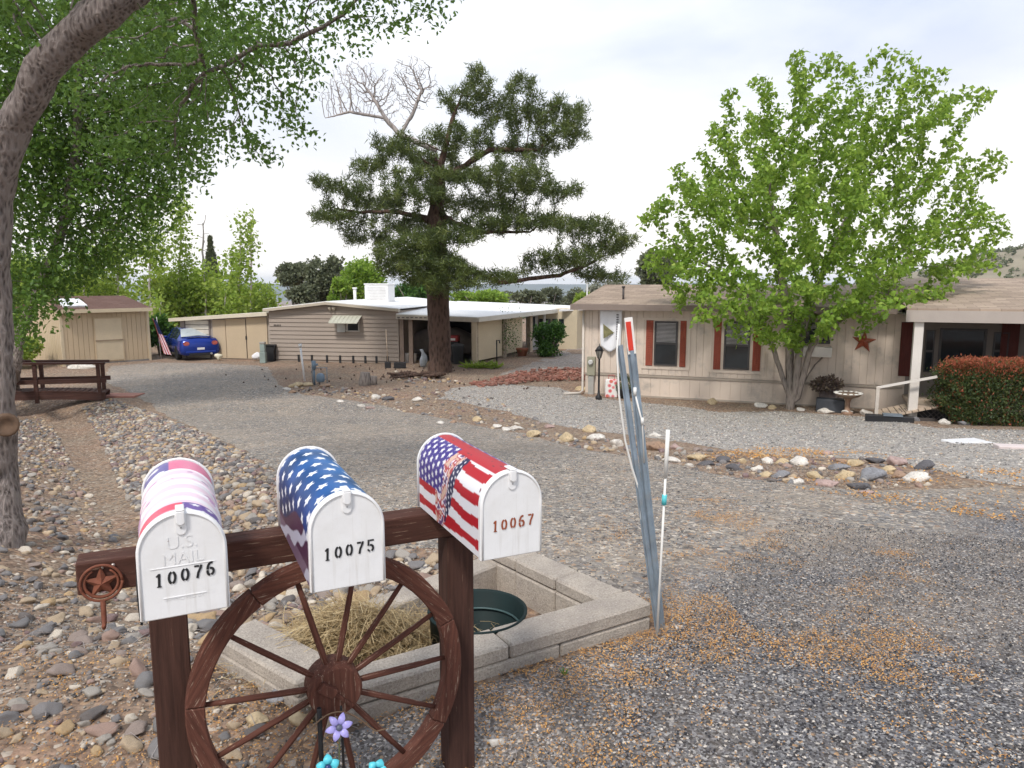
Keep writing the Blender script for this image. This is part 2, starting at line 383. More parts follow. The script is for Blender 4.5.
# ---------------------------------------------------------------- the ground
def axis(parts):
    a = []
    for lo, hi, st in parts: a += list(np.arange(lo, hi, st))
    return sorted(set(round(float(q), 4) for q in a))
def grid_sheet(name, xs, ys, mat, dz=0, hf=hz):
    nx, ny = len(xs), len(ys)
    V = np.array([(x, y, hf(x, y)+dz) for y in ys for x in xs], dtype=np.float32)
    i = np.arange(nx*ny).reshape(ny, nx)
    Fc = np.stack([i[:-1, :-1], i[:-1, 1:], i[1:, 1:], i[1:, :-1]], -1).reshape(-1, 4)
    return fast_mesh(name, V, Fc, mat, smooth=True)
xs = axis([(-6000, -400, 800), (-400, -60, 40), (-60, -20, 2.5), (-20, 14, .2), (14, 30, 1), (30, 60, 5), (60, 400, 40), (400, 6001, 800)])
ys = axis([(-400, -40, 60), (-40, 0, 4), (0, 12, .17), (12, 30, .35), (30, 70, 2), (70, 400, 30), (400, 7001, 400)])
tag(grid_sheet('ground', xs, ys, M['dirt']), 'red brown pebbly dirt of the yards and the dry wash', None, kind='structure')
def densify(poly, st, jit, seed=0):
    out = []; n = len(poly)
    for i in range(n):
        a, b = Vector(poly[i][:2]), Vector(poly[(i+1) % n][:2]); L = (b-a).length; k = max(1, int(L/st))
        nrm = Vector((-(b-a).y, (b-a).x)).normalized()
        for j in range(k):
            p = a.lerp(b, j/k); w = noise.noise(Vector((p.x*1.7, p.y*1.7, seed)))*jit+noise.noise(Vector((p.x*6, p.y*6, seed)))*jit*.4
            out.append(p+nrm*w)
    return out
def inside(x, y, poly):
    c = False; n = len(poly); j = n-1
    for i in range(n):
        xi, yi = poly[i][0], poly[i][1]; xj, yj = poly[j][0], poly[j][1]
        if (yi > y) != (yj > y) and x < (xj-xi)*(y-yi)/(yj-yi)+xi: c = not c
        j = i
    return c
def _edge(i, n, dz): return .002 if i < n else dz
def sheet(name, poly, mat, dz, jit=.15, label=None):
    bd = densify(poly, .3, jit, sum(map(ord, name)) % 50)
    bxs = [p.x for p in bd]; bys = [p.y for p in bd]
    pts = list(bd); y = min(bys)
    while y < max(bys):
        st = .22 if y < 12 else .5
        if y > 30: st = 1.5
        x = min(bxs)+random.random()*.1
        while x < max(bxs):
            if inside(x, y, bd): pts.append(Vector((x+random.uniform(-.02, .02), y+random.uniform(-.02, .02))))
            x += st
        y += st
    n = len(bd); ed = [(i, (i+1) % n) for i in range(n)]
    r = geometry.delaunay_2d_cdt(pts, ed, [], 2, 1e-4)
    vs = r[0]; fs = [f for f in r[2] if inside(sum(vs[i].x for i in f)/3, sum(vs[i].y for i in f)/3, bd)]
    V = [(v.x, v.y, hz(v.x, v.y)+_edge(i, n, dz)) for i, v in enumerate(vs)]
    o = fast_mesh(name, V, [list(f) for f in fs], mat, smooth=True)
    return tag(o, label, None, kind='structure')
G = lambda pts: [tuple(gnd(*p)[:2]) for p in pts]
DRIVE = G([(104, 380), (150, 404), (196, 428), (246, 452), (292, 480), (330, 512), (400, 545)])+[(.2, 4.95), (.95, 4.05), (.80, 3.74), (-.76, 2.80), (-1.0, 1.9), (-1.0, -3), (9, -3), (9, 6.5)]+G([(1060, 500), (1000, 486), (940, 490), (850, 490), (740, 478), (660, 462), (580, 448), (520, 433), (450, 420), (380, 404), (300, 394), (278, 384), (268, 366), (200, 363), (155, 362.5), (110, 366)])
PAD = G([(560, 388), (585, 397), (640, 402), (720, 412), (800, 412), (880, 418), (935, 428), (1100, 432), (1100, 500), (1000, 483), (950, 476), (900, 462), (800, 456), (740, 452), (690, 444), (640, 436), (580, 430), (510, 412), (440, 399), (452, 388), (500, 384)])
ROADP = [(2.1, 1.2), (2.8, 3.0), (3.9, 4.9), (6.2, 7.3), (10.5, 9.7), (18, 11.0), (40, 12), (40, -10), (1.2, -10)]
DARK = [(-1.9, 2.3), (-.5, 3.0), (.9, 4.0), (1.6, 5.4), (2.8, 6.6), (4.8, 7.6), (7.5, 8.4), (10, 9.8), (11, 8), (6, 4.5), (3.0, -2), (-1.5, -2)]
sheet('driveway', DRIVE, M['gravel'], .014, .16, 'grey brown gravel driveway curving left to the shed')
sheet('gravel_pad', PAD, M['pad'], .010, .2, 'pale coarse gravel area in front of the beige house')
sheet('path', G([(500, 375), (540, 360), (566, 350), (577, 344), (590, 346), (592, 368), (560, 372)]), gravel('pinkish_gravel', GREYS, 16, (.46, .36, .31), (.5, .42, .36), .4), .010, .2, 'pinkish gravel path between the two houses')
sheet('road', ROADP, M['road'], .034, .10, 'worn dark asphalt road along the gravel shoulder')
# far land
def mtn(x, y):
    d = math.exp(-((y-4600)/500)**2); n = noise.fractal(Vector((x/700, y/900, 2)), 1, 2, 5)
    return -82+d*(83+max(0, n)*22)
tag(grid_sheet('mountains', list(np.arange(-5200, 5201, 65)), list(np.arange(3300, 5900, 130)), simple('mountain_scrub', (.12, .14, .11), .95, .3, .004), 0, mtn), 'far low mountains beyond the valley', None, kind='structure')
def hill(x, y):
    d = math.exp(-((x-270)/115)**2-((y-300)/90)**2); return hz(x, y)-.5+d*(34+5*noise.fractal(Vector((x/60, y/60, 1)), 1, 2, 5))
tag(grid_sheet('hill', list(np.arange(40, 520, 6)), list(np.arange(120, 520, 8)), simple('hill_scrub', (.24, .21, .15), .95, .3, .05), 0, hill), 'brown scrub covered hill rising behind the beige house', None, kind='structure')
# ---------------------------------------------------------------- rocks and small stuff on the ground
def ico(sub):
    import bmesh
    bm = bmesh.new(); bmesh.ops.create_icosphere(bm, subdivisions=sub, radius=1)
    v = np.array([q.co[:] for q in bm.verts]); f = np.array([[w.index for w in q.verts] for q in bm.faces]); bm.free(); return v, f
ICO1, ICO2, ICO3 = ico(1), ico(2), ico(3)
def rockshape(base, seed, flat=.6, rough=.28, facet=.5):
    V = base[0].copy(); r = random.Random(seed); cuts = []
    for _ in range(11):
        n = Vector((r.gauss(0, 1), r.gauss(0, 1), r.gauss(0, 1))).normalized(); cuts.append((n, r.uniform(.50, .85)))
    for i, p in enumerate(V):
        q = Vector(p)
        for n, d in cuts:
            e = q.dot(n)-d
            if e > 0: q -= n*e*(facet+.4)
        q *= 1+rough*noise.noise(q*1.4+Vector((seed*3.1, 0, 0)))+.06*noise.noise(q*4+Vector((seed, 0, 0)))
        V[i] = q
    V[:, 0] *= r.uniform(.95, 1.25); V[:, 1] *= r.uniform(.7, .95); V[:, 2] *= flat*r.uniform(.8, 1.2)
    return V
RSH2 = [rockshape(ICO2, k) for k in range(16)]; RSH3 = [rockshape(ICO3, k+40) for k in range(14)]
def meshfrom(name, V, Fc, mat, smooth=True):
    o = fast_mesh(name, V, Fc, mat, smooth=smooth); me = o.data; bpy.data.objects.remove(o); return me
ROCKME = [meshfrom('river_rock', RSH3[k], ICO3[1], M['rock_o']) for k in range(14)]
def merged(name, shapes, faces, P, S, mat, rz=None, tilt=.25, rnd=None, zs=None):
    n = len(P); k = len(shapes[0]); VV = np.zeros((n, k, 3)); idx = rng.integers(0, len(shapes), n)
    az = rng.uniform(0, 2*PI, n) if rz is None else rz; tx = rng.normal(0, tilt, n)
    for i in range(n):
        V = shapes[idx[i]]*S[i]; c, s = math.cos(tx[i]), math.sin(tx[i])
        V = np.stack([V[:, 0], V[:, 1]*c-V[:, 2]*s, V[:, 1]*s+V[:, 2]*c], 1)
        c, s = math.cos(az[i]), math.sin(az[i])
        VV[i] = np.stack([V[:, 0]*c-V[:, 1]*s, V[:, 0]*s+V[:, 1]*c, V[:, 2]], 1)+P[i]
    Fc = (faces[None]+np.arange(n)[:, None, None]*k).reshape(-1, 3)
    r = rng.uniform(0, 1, n) if rnd is None else rnd
    return fast_mesh(name, VV.reshape(-1, 3), Fc, mat, rnd=np.repeat(r, k), smooth=True)
def scatter(poly, n, smin, smax, gap, seed, power=2.2, avoid=None, grid=None):
    r = random.Random(seed); x0, x1 = min(p[0] for p in poly), max(p[0] for p in poly); y0, y1 = min(p[1] for p in poly), max(p[1] for p in poly)
    cell = smax*2; g = grid if grid is not None else {}; out = []; tries = 0
    while len(out) < n and tries < n*30:
        tries += 1; x, y = r.uniform(x0, x1), r.uniform(y0, y1)
        if not inside(x, y, poly): continue
        if avoid and avoid(x, y): continue
        s = smin+(smax-smin)*r.random()**power; cx, cy = int(x/cell), int(y/cell); ok = True
        for i in (-1, 0, 1):
            for j in (-1, 0, 1):
                for (a, b, c) in g.get((cx+i, cy+j), ()):
                    if (a-x)**2+(b-y)**2 < ((c+s)*gap)**2: ok = False; break
                if not ok: break
            if not ok: break
        if ok: g.setdefault((cx, cy), []).append((x, y, s)); out.append((x, y, s))
    return out
def in_planter(x, y): return inside(x, y, [PLA, PLB, PLC, PLD])
def blocked(x, y):
    if in_planter(x, y): return True
    return math.hypot(x+.62, y-2.40) < .12
LB = G([(-160, 425), (-20, 428), (34, 414), (52, 424), (62, 445), (92, 500), (122, 548)])+[(-1.9, 3.9), (-1.55, 3.3), (-1.0, 2.75), (-1.3, 1.9), (-6, 1.9), (-14, 9)]
RB = G([(84, 408), (112, 399), (150, 412), (200, 432), (248, 455), (292, 484), (322, 520), (392, 555)])+[(-.2, 4.9), (-1.6, 3.5), (-1.9, 3.9)]+G([(150, 540), (122, 490), (105, 447), (92, 424)])
gr = {}
def near_thin(x, y):    # thin gravelly patch under and in front of the wheel
    return blocked(x, y) or (x > -1.35 and y < 3.2 and random.random() < .5)
rocks = scatter(LB, 4200, .024, .070, .62, 1, 1.3, near_thin, gr)+scatter(RB, 3200, .028, .082, .60, 2, 1.3, near_thin, gr)
rocks += scatter(LB, 3000, .016, .036, .7, 3, 1.2, near_thin, gr)+scatter(RB, 2200, .016, .036, .7, 4, 1.2, near_thin, gr)
def score(q):
    x, y, s = q; px, py, yc = proj((x, y, hz(x, y)))
    if not (-12 < px < 1030 and py < 775) or yc < .5: return 0
    if 75 < px < 245 and 470 < py < 600: return 0
    return s/yc
rocks.sort(key=score, reverse=True)
for i, (x, y, s) in enumerate(rocks[:300]):
    o = bpy.data.objects.new('river_rock', ROCKME[i % 14]); COL.objects.link(o)
    o.location = (x, y, hz(x, y)+s*.22); o.scale = (s, s, s); o.rotation_euler = (random.gauss(0, .22), random.gauss(0, .22), random.uniform(0, 6.28))
    tag(o, 'rounded river rock among the many lining the dry wash at left', 'rock', 'river rocks lining the dry wash')
rest = rocks[300:]
o = merged('river_rocks', RSH2, ICO2[1], [np.array((x, y, hz(x, y)+s*.2)) for x, y, s in rest], [q[2] for q in rest], M['rock_a'])
tag(o, 'bed of smaller river rocks filling the banks of the wash', 'rocks', kind='stuff')
# pebbles
P1 = [rockshape(ICO1, k+90, .65, .3) for k in range(12)]
def pebbles(name, poly, n, s0, s1, mat, label, seed, dz=.0, avoid=None, power=3):
    q = []; r = random.Random(seed); x0, x1 = min(p[0] for p in poly), max(p[0] for p in poly); y0, y1 = min(p[1] for p in poly), max(p[1] for p in poly); t = 0
    while len(q) < n and t < n*12:
        t += 1; x, y = r.uniform(x0, x1), r.uniform(y0, y1)
        if inside(x, y, poly) and not (avoid and avoid(x, y)): q.append((x, y, s0+(s1-s0)*r.random()**power))
    o = merged(name, P1, ICO1[1], [np.array((x, y, hz(x, y)+dz+s*.2)) for x, y, s in q], [a[2] for a in q], mat)
    return tag(o, label, 'gravel', kind='stuff')
def pebmat(name, stops):
    t = NT(name); a = t.n.new('ShaderNodeAttribute'); a.attribute_name = 'rnd'; return t.set(t.ramp(a.outputs['Fac'], stops, 'CONSTANT'), .85, spec=.3)
M['peb'] = pebmat('loose_gravel', GREYS); M['pebd'] = pebmat('loose_dark_gravel', DARKG)
NEARD = [(-.5, 2.2), (.75, 3.4), (1.1, 4.2), (2.5, 6.3), (4.4, 5.4), (2.6, 1.8)]
pebbles('loose_gravel', NEARD, 30000, .003, .0085, M['pebd'], 'loose dark gravel chips on the shoulder beside the road', 5, .024, in_planter)
pebbles('loose_gravel', [(-.9, 5.0), (.8, 4.1), (1.5, 5.5), (5, 8.5), (3, 11), (-4.5, 10), (-3.5, 7)], 14000, .005, .014, M['peb'], 'loose grey and tan gravel on the driveway', 6, .014, in_planter)
pebbles('loose_gravel', [(-4.2, 2.1), (-1.2, 1.9), (.3, 2.4), (.8, 3.4), (-.6, 5.1), (-2.2, 5.5), (-4.5, 5)], 16000, .004, .014, M['peb'], 'loose mixed gravel around the river rocks and wheel', 8, .002)
M['pebp'] = pebmat('loose_pale_gravel', PADG)
pebbles('loose_gravel', PAD, 16000, .010, .030, M['pebp'], 'loose pale gravel on the area before the beige house', 9, .010)
# leaf litter
def flakes(name, P, s, mat, label, cat, lift=.008, asp=.5, flat=.35):
    n = len(P); P = np.asarray(P); az = rng.uniform(0, 2*PI, n); L = s*rng.uniform(.5, 1.3, n)
    D = np.stack([np.cos(az), np.sin(az), rng.normal(0, flat, n)], 1); Sd = np.stack([-np.sin(az), np.cos(az), rng.normal(0, flat, n)], 1)
    a = P+np.array([0, 0, lift]); V = np.stack([a-D*L[:, None]/2, a+Sd*L[:, None]*asp/2, a+D*L[:, None]/2, a-Sd*L[:, None]*asp/2], 1).reshape(-1, 3)
    o = fast_mesh(name, V, np.arange(n*4).reshape(-1, 4), mat, rnd=np.repeat(rng.uniform(0, 1, n), 4)); return tag(o, label, cat, kind='stuff')
def litter_pts(poly, n, seed, thr, sc=1.3, dz=.03):
    r = random.Random(seed); out = []; x0, x1 = min(p[0] for p in poly), max(p[0] for p in poly); y0, y1 = min(p[1] for p in poly), max(p[1] for p in poly); t = 0
    while len(out) < n and t < n*25:
        t += 1; x, y = r.uniform(x0, x1), r.uniform(y0, y1)
        if not inside(x, y, poly) or in_planter(x, y): continue
        v = noise.noise(Vector((x*sc, y*sc, seed)))*.6+noise.noise(Vector((x*sc*4, y*sc*4, seed)))*.4
        d = abs((x-PLB[0])*(PLA[1]-PLB[1])-(y-PLB[1])*(PLA[0]-PLB[0]))/1.8     # drifts against the planter wall
        if v > thr-.55*math.exp(-(d/.35)**2)*(1 if x < 1.3 else 0)-.14*math.exp(-((x-1.0)/.9)**2-((y-3.0)/.9)**2)+r.gauss(0, .15): out.append((x, y, hz(x, y)+dz))
    return out
L1 = litter_pts([(-.9, 2.1), (-.85, 2.75), (.80, 3.73), (.2, 4.7), (.9, 7.2), (2.6, 7.0), (3.0, 5), (1.7, 1.9)], 26000, 21, .30)
L2 = litter_pts(G([(700, 458), (760, 446), (860, 452), (960, 470), (1050, 470), (1050, 530), (900, 510), (800, 492)]), 3200, 22, .17, .5)
L3 = litter_pts([(-3.5, 2), (-.8, 1.9), (-.6, 2.7), (-1.5, 3.5), (-3, 3.6)], 9000, 23, .12, 1.3, .012)
flakes('leaf_litter', L1+L3, .0105, M['litter'], 'orange leaf litter scattered over the gravel near the planter', 'leaf litter', .004)
flakes('leaf_litter', L2, .034, M['litter'], 'orange leaf litter around the rock bordered island', 'leaf litter', .01)
tw = MB(); r_ = random.Random(4)
for k in range(520):
    x, y = r_.uniform(-3.4, .3), r_.uniform(1.9, 4.6)
    if in_planter(x, y): continue
    a = r_.uniform(0, 6.28); L = r_.uniform(.03, .14); z = hz(x, y)+.02
    tw.tube([(x, y, z), (x+math.cos(a)*L/2, y+math.sin(a)*L/2, z+r_.uniform(.0, .03)), (x+math.cos(a+.4)*L, y+math.sin(a+.4)*L, z+.004)], [.0016, .0014, .0007], 3, cap=False)
tag(tw.build('dry_twigs', M['dead'], fix=False), 'thin dry twigs and stems lying around the wheel', 'twigs', kind='stuff')
# ---------------------------------------------------------------- mailbox stand
WB = wood('dark_red_brown_wood', (.080, .034, .024), (.24, .16, .115), 0, .60)
WBZ = wood('dark_red_brown_post_wood', (.066, .031, .023), (.20, .13, .095), 2, .66)
WHL = wood('weathered_wheel_wood', (.115, .044, .03), (.34, .25, .19), 2, .60, 1.3)
RUST = simple('rusty_metal', (.20, .07, .04), .8, .35, 14, .2, .004, 60, (.14, .05, .03))
def enamel():
    t = NT('white_enamel'); co = t.coord(); a = t.noise(co, 6, 6, .65); b = t.noise(co, 38, 5, .7); c = t.noise(t.coord('Object', (30, 30, 2)), 2, 4, .6)
    col = t.mix(t.ramp(a, [(.45, 0), (.75, .5)]), (.80, .80, .80), (.62, .60, .56)); col = t.mix(t.ramp(c, [(.56, 0), (.75, .35)]), col, (.50, .47, .42)); col = t.mix(t.ramp(b, [(.70, 0), (.74, .8)]), col, (.30, .20, .13))
    t.bump(t.noise(co, 9, 3), .5, .006); return t.set(col, t.ramp(a, [(.3, .28), (.7, .5)]), spec=.5)
WHT = enamel()
BLK = simple('black_paint', (.02, .02, .022), .5)
AZ = R(25.5); bx, by = math.cos(AZ), math.sin(AZ)
BX0, BY0 = -1.314, 2.069           # top front left corner of the beam
BL = 1.345; ZT = 1.85-.835
st = thing('mailbox_stand', 'dark red brown timber stand of two posts and a long beam carrying three mailboxes', 'mailbox stand', (BX0, BY0, 0), AZ)
MB().bb(0, BL, 0, .10, ZT-.10, ZT).build('beam', WB, st, bevel=.004)
for x, w in ((.185, .112), (BL-.158, .106)):
    MB().bb(x, x+w, -.002, .104, -.1, ZT-.102).build('post', WBZ, st, bevel=.004)
for x, z in ((.07, ZT-.02), (.10, ZT-.018), (.24, ZT-.16)):
    q = MB(); q.lathe([(.006, 0), (.006, .003), (.002, .005)], 8, (x, -.002, z), M=Matrix.Rotation(PI/2, 4, 'X')); q.build('screw', simple('zinc_screw', (.5, .45, .4), .4, metal=.8), st)
# star ornament hanging at the beam end
so_ = thing('star_ornament', 'rusty metal star inside a ring with a hook, hanging on the beam end', 'ornament', (BX0+bx*.066, BY0+by*.066, ZT-.066), AZ)
def star_poly(r, ri=.42, n=5, a0=PI/2): return [((r if k % 2 == 0 else r*ri)*math.cos(a0+k*PI/n), (r if k % 2 == 0 else r*ri)*math.sin(a0+k*PI/n)) for k in range(2*n)]
def star3d(r, depth, y0=0, ri=.42):
    q = MB(); p = star_poly(r, ri); vs = [(u, y0, v) for u, v in p]+[(0, y0-depth, 0)]; q.add(vs, [(i, (i+1) % 10, 10) for i in range(10)]+[tuple(range(10))[::-1]]); return q
star3d(.052, .016, -.008).build('star', RUST, so_)
q = MB(); q.tube([(.056*math.cos(a), -.012, .056*math.sin(a)) for a in np.linspace(0, 2*PI, 33)], .0045, 6); q.build('ring', RUST, so_)
q = MB(); q.tube([(.045*math.cos(a), -.010, .045*math.sin(a)) for a in np.linspace(-4.2, 1.0, 26)], [0.003+.0025*math.sin(PI*i/25) for i in range(26)], 6); q.build('horseshoe', RUST, so_)
q = MB(); q.tube([(0, -.012, -.056), (0, -.014, -.10), (0, -.02, -.125), (0, -.04, -.132), (0, -.052, -.118)], [.0075, .0075, .007, .006, .005], 8); q.build('hook', RUST, so_)
# ---------------------------------------------------------------- stencil digits
def ribbon(q, pts, w, y, mi=0):
    n = len(pts)
    for i in range(n-1):
        a, b = Vector(pts[i]), Vector(pts[i+1]); d = (b-a).normalized(); a = a-d*w*.12; b = b+d*w*.12; nn = Vector((-d.y, d.x))*w/2
        q.add([(p.x, y-.00008*i, p.y) for p in (a+nn, b+nn, b-nn, a-nn)], [(0, 1, 2, 3)], mi)
def arc(cx, cy, rx, ry, a0, a1, n=9): return [(cx+rx*math.cos(R(a0+(a1-a0)*i/n)), cy+ry*math.sin(R(a0+(a1-a0)*i/n))) for i in range(n+1)]
def digit(q, ch, x, z, h, y, lean=0):
    w = h*.175
    T = lambda pts: [(x+(u+lean*v)*h, z+v*h) for u, v in pts]
    G_ = {'1': [([(.02, 0), (.02, 1)], 1), ([(-.16, .80), (-.03, .95)], .7), ([(-.12, .03), (.18, .03)], .5)],
          '0': [(arc(0, .5, .21, .43, 105, 255), 1), (arc(0, .5, .21, .43, 75, -75), 1)],
          '7': [([(-.24, .92), (.05, .92)], .9), ([(.22, .98), (.17, .75), (.02, .4), (-.04, 0)], 1)],
          '5': [([(-.08, .93), (.24, .93)], .8), ([(-.19, .98), (-.19, .50)], .9), (arc(-.02, .28, .22, .26, 95, -60), 1), (arc(-.02, .28, .22, .24, -100, -160, 4), .8)],
          '6': [(arc(.05, .46, .27, .50, 75, 180), 1), (arc(0, .27, .22, .27, 160, 255), 1), (arc(0, .29, .20, .25, 105, -75), 1)]}
    for n_, (pts, k) in enumerate(G_[ch]): ribbon(q, T(pts), w*k, y-.0004*n_)
# ---------------------------------------------------------------- mailboxes
MW, MH, ML = .20, .265, .60; HR = MW/2; SD = MH-HR; SL = 2*SD+PI*HR
def prof(s, grow=0):
    if s < SD: return (-HR-grow, s)
    if s > SL-SD: return (HR+grow, SL-s)
    a = PI-(s-SD)/HR; return ((HR+grow)*math.cos(a), SD+(HR+grow)*math.sin(a))
def archpoly(g, z0=0, n=22): return [(-HR-g, z0)]+[((HR+g)*math.cos(a), SD+(HR+g)*math.sin(a)) for a in np.linspace(PI, 0, n)]+[(HR+g, z0)]
def in_star(u, v, r, rot=0):
    rr = math.hypot(u, v)
    if rr > r: return False
    if rr < r*.40: return True
    a = (math.atan2(v, u)-PI/2-rot) % (2*PI/5); a = min(a, 2*PI/5-a)
    return rr*math.cos(a)+rr*math.sin(a)*1.9 < r*1.0 if a < PI/5 else False
N2 = lambda u, v, s, k: noise.noise(Vector((u*s, v*s, k)))
def starfield(s, v, ds, dv, r, row0=0):
    i = math.floor(v/dv); vv = v-(i+.5)*dv; off = .5*ds*(i % 2); j = math.floor((s+off)/ds); ss = s+off-(j+.5)*ds
    return in_star(ss, vv, r)
RED, WH, NAVY, PURP = (.42, .012, .022), (.74, .73, .75), (.02, .02, .12), (.055, .035, .22)
def wrap67(s, v):   # stars and stripes with a torn patch, seen from its left side
    w = .006*math.sin(v*16)+.003*N2(s, v, 11, 1)
    if .275 < s < .35 and not (v > .34 and s < .30):
        return (.10, .02, .03) if N2(s*3, v, 30, 9) > .45 else RED
    if s > .35:      # second copy of the flag beyond the ridge
        if s < .44: return WH if starfield(s, v, .028, .034, .011) else (.07, .04, .24)
        return RED if int((s-.42+w)/.035) % 2 else WH
    canton = v > .34+.02*N2(s, v, 20, 4) and s > .115
    if canton and s < .31: return WH if starfield(s, v, .032, .038, .0135) else PURP
    t = abs(v-.30+.35*(s-.2)); tear = .035+.05*math.sin(max(0, min(1, s/.33))*PI)+.012*N2(s, v, 40, 2)
    if t < tear and s < .30:
        k = N2(s, v, 26, 3)+.6*N2(s, v, 60, 7)
        if v < .27-.3*(s-.2): return WH if starfield(s, v, .02, .024, .007) else (.02, .02, .07)
        if k > .22: return (.62, .42, .33)
        if k > -.05: return (.40, .05, .06)
        return (.75, .70, .74) if k > -.3 else (.12, .06, .16)
    if N2(s, v, 55, 9)+.9*N2(s*.6, v*3, 12, 5) > .62 and s > .16: return (.14, .02, .03)
    if s < .018+w: return WH
    return RED if int((s+w-.018)/.036) % 2 == 0 else WH
def wrap75(s, v):
    t = (s-.10)/.4; base = (.006+.02*t, .02+.22*max(0, t)**1.3, .12+.44*max(0, t)) if s > .05 else (.02, .018, .08)
    n = .8+.5*N2(s, v, 9, 2); base = tuple(q*n for q in base)
    d = s-(.115+.05*math.sin(v*9))
    if d < 0 and s < .16:
        k_ = N2(s, v, 9, 6); return (.50, .50, .60) if (s*1.4+v*.35+.05*k_) % .17 < .05 else ((.07, .022, .06) if s > .05 else (.16, .10, .16))
    u, w = s+.10*v*0, v
    i = math.floor(w/.078); ww = w-(i+.5)*.078; off = .5*.056*(i % 2); j = math.floor((u+off)/.056); uu = u+off-(j+.5)*.056
    return (.86, .88, .90) if in_star(uu, ww, .0205, .25) else base
def wrap76(s, v):
    n = .05*N2(s, v, 8, 1)
    if v < .085:                      # front band of brighter cloth
        if s < .19: return (.74, .10, .16) if int((s+v*.3)/.045) % 2 else (.80, .60, .66)
        if s < .33: return (.72, .11, .17) if v > .03 else (.78, .45, .5)
        return WH if starfield(s, v, .04, .045, .014) else (.13, .07, .30)
    if v > .46:
        if s < .30: return WH if N2(s, v, 22, 5) > .15 else (.16, .14, .34)
        return (.70, .20, .32)
    k = int((v+.02*math.sin(s*14)+n*.2)/.043) % 2
    if s < .16: return ((.16, .14, .36) if N2(s, v, 10, 3) > -.05 else (.62, .30, .42)) if k else (.74, .62, .70)
    c = (.78, .60, .67) if k else (.80, .76, .78)
    if N2(s, v*1.5, 16, 6) > .42: c = (.50, .30, .46)
    return c
def embossed(text, x, z, size, parent, name='embossed_letters', y=-.0135):
    cu = bpy.data.curves.new(name, 'FONT'); cu.body = text; cu.size = size; cu.align_x = 'CENTER'; cu.extrude = .00035; cu.offset = -.0004
    o = bpy.data.objects.new(name, cu); COL.objects.link(o); dg = bpy.context.evaluated_depsgraph_get()
    me = bpy.data.meshes.new_from_object(o.evaluated_get(dg)); bpy.data.objects.remove(o)
    for v in me.vertices: X, Y, Z = v.co; v.co = (x+X, y-Z, z+Y)
    me.materials.clear(); me.materials.append(WHT); return put(name, me, parent)
def mailbox(px_door, label, fn, num, numc, lean, bend=0):
    """px_door: ground-plan centre of the door's lower edge"""
    t = thing('mailbox', label, 'mailbox', (px_door[0], px_door[1], 1.02), AZ)
    ns, nv = 150, 190; ss = np.linspace(0, SL, ns+1); vv = np.linspace(.004, ML-.012, nv+1); V = []
    for v in vv:
        rid = bend*(max(0, 1-abs((v % .13)-.065)/.012)) if .08 < v < .5 else 0
        for s in ss:
            x, z = prof(s, .0012+rid); V.append((x, v, z))
    i = np.arange((ns+1)*(nv+1)).reshape(nv+1, ns+1); Fc = np.stack([i[:-1, :-1], i[1:, :-1], i[1:, 1:], i[:-1, 1:]], -1).reshape(-1, 4)
    wm = NT('printed_wrap_'+num); a = wm.n.new('ShaderNodeAttribute'); a.attribute_name = 'print'; wm.set(a.outputs['Color'], .42, spec=.4)
    o = fast_mesh('printed_wrap', V, Fc, wm.m, t, smooth=True, world=False)
    at_ = o.data.attributes.new('print', 'FLOAT_COLOR', 'POINT')
    at_.data.foreach_set('color', np.array([(*fn(float(s), float(v)), 1) for v in vv for s in ss], dtype=np.float32).ravel())
    # metal shell, floor, rear wall with its rolled rim
    q = MB(); n = len(archpoly(0)); A = archpoly(0, .002)
    q.prism(A, ML-.012, ML, mi=0); q.bb(-HR, HR, 0, ML-.012, .0, .004); q.build('rear_panel', WHT, t)
    q = MB(); q.tube([(x, ML-.004, z) for x, z in archpoly(.003, .0)], .0048, 6); q.build('rear_rim', WHT, t)
    q = MB(); O = archpoly(.0045, -.004, 26); I = archpoly(-.002, .003, 26)
    q.prism(O, -.007, .014); d = q.build('door', WHT, t, bevel=.003)
    q = MB(); q.tube([(x, -.008, z) for x, z in archpoly(-.001, .0, 26)], .0032, 6); q.build('door_rim', WHT, d)
    # latch: plate on the door and tab over the top
    q = MB(); q.prism([(.013*math.cos(a), .222+.013*math.sin(a)) for a in np.linspace(PI, 2*PI, 9)]+[(.013, .262), (-.013, .262)], -.0115, -.0065); lt = q.build('latch_plate', WHT, d, bevel=.001)
    q = MB(); q.prism([(.0105*math.cos(a), .245+.009*math.sin(a)) for a in np.linspace(PI, 2*PI, 9)]+[(.0105, .272), (-.0105, .272)], -.021, -.0117); q.bb(-.0105, .0105, -.021, .03, .272, .277); q.build('latch', WHT, t, bevel=.002)
    for z in (.228, .236): MB().lathe([(.0022, 0), (.0022, .002)], 8, (0, -.0115, z), M=Matrix.Rotation(PI/2, 4, 'X')).build('rivet', simple('rivet_grey', (.45, .45, .45), .4, metal=.6), lt)
    q = MB(); h = .034; x0 = -.058
    for k, ch in enumerate(num): digit(q, ch, x0+k*.030, .087+lean*(x0+k*.030), h, -.0085, .05)
    q.build('house_number', numc, d, fix=False)
    # folded red flag on the right side
    q = MB(); q.bb(HR+.003, HR+.006, .06, .20, .06, .075); q.bb(HR+.003, HR+.006, .155, .205, .05, .09); q.build('signal_flag', simple('flag_red', (.5, .03, .03), .5), t)
    return t, d
REDN = simple('faded_red_brown_paint', (.30, .075, .03), .6, .2, 60)
m1, d1 = mailbox((-.831, 1.740), 'white mailbox numbered 10076 with a faded pink and purple striped flag wrap', wrap76, '10076', BLK, .10, .0035)
m2, d2 = mailbox((-.455, 1.910), 'white mailbox numbered 10075 with white stars on a bright blue wrap', wrap75, '10075', BLK, .06)
m3, d3 = mailbox((-.003, 2.138), 'white mailbox numbered 10067 with a distressed stars and stripes wrap', wrap67, '10067', REDN, .05)
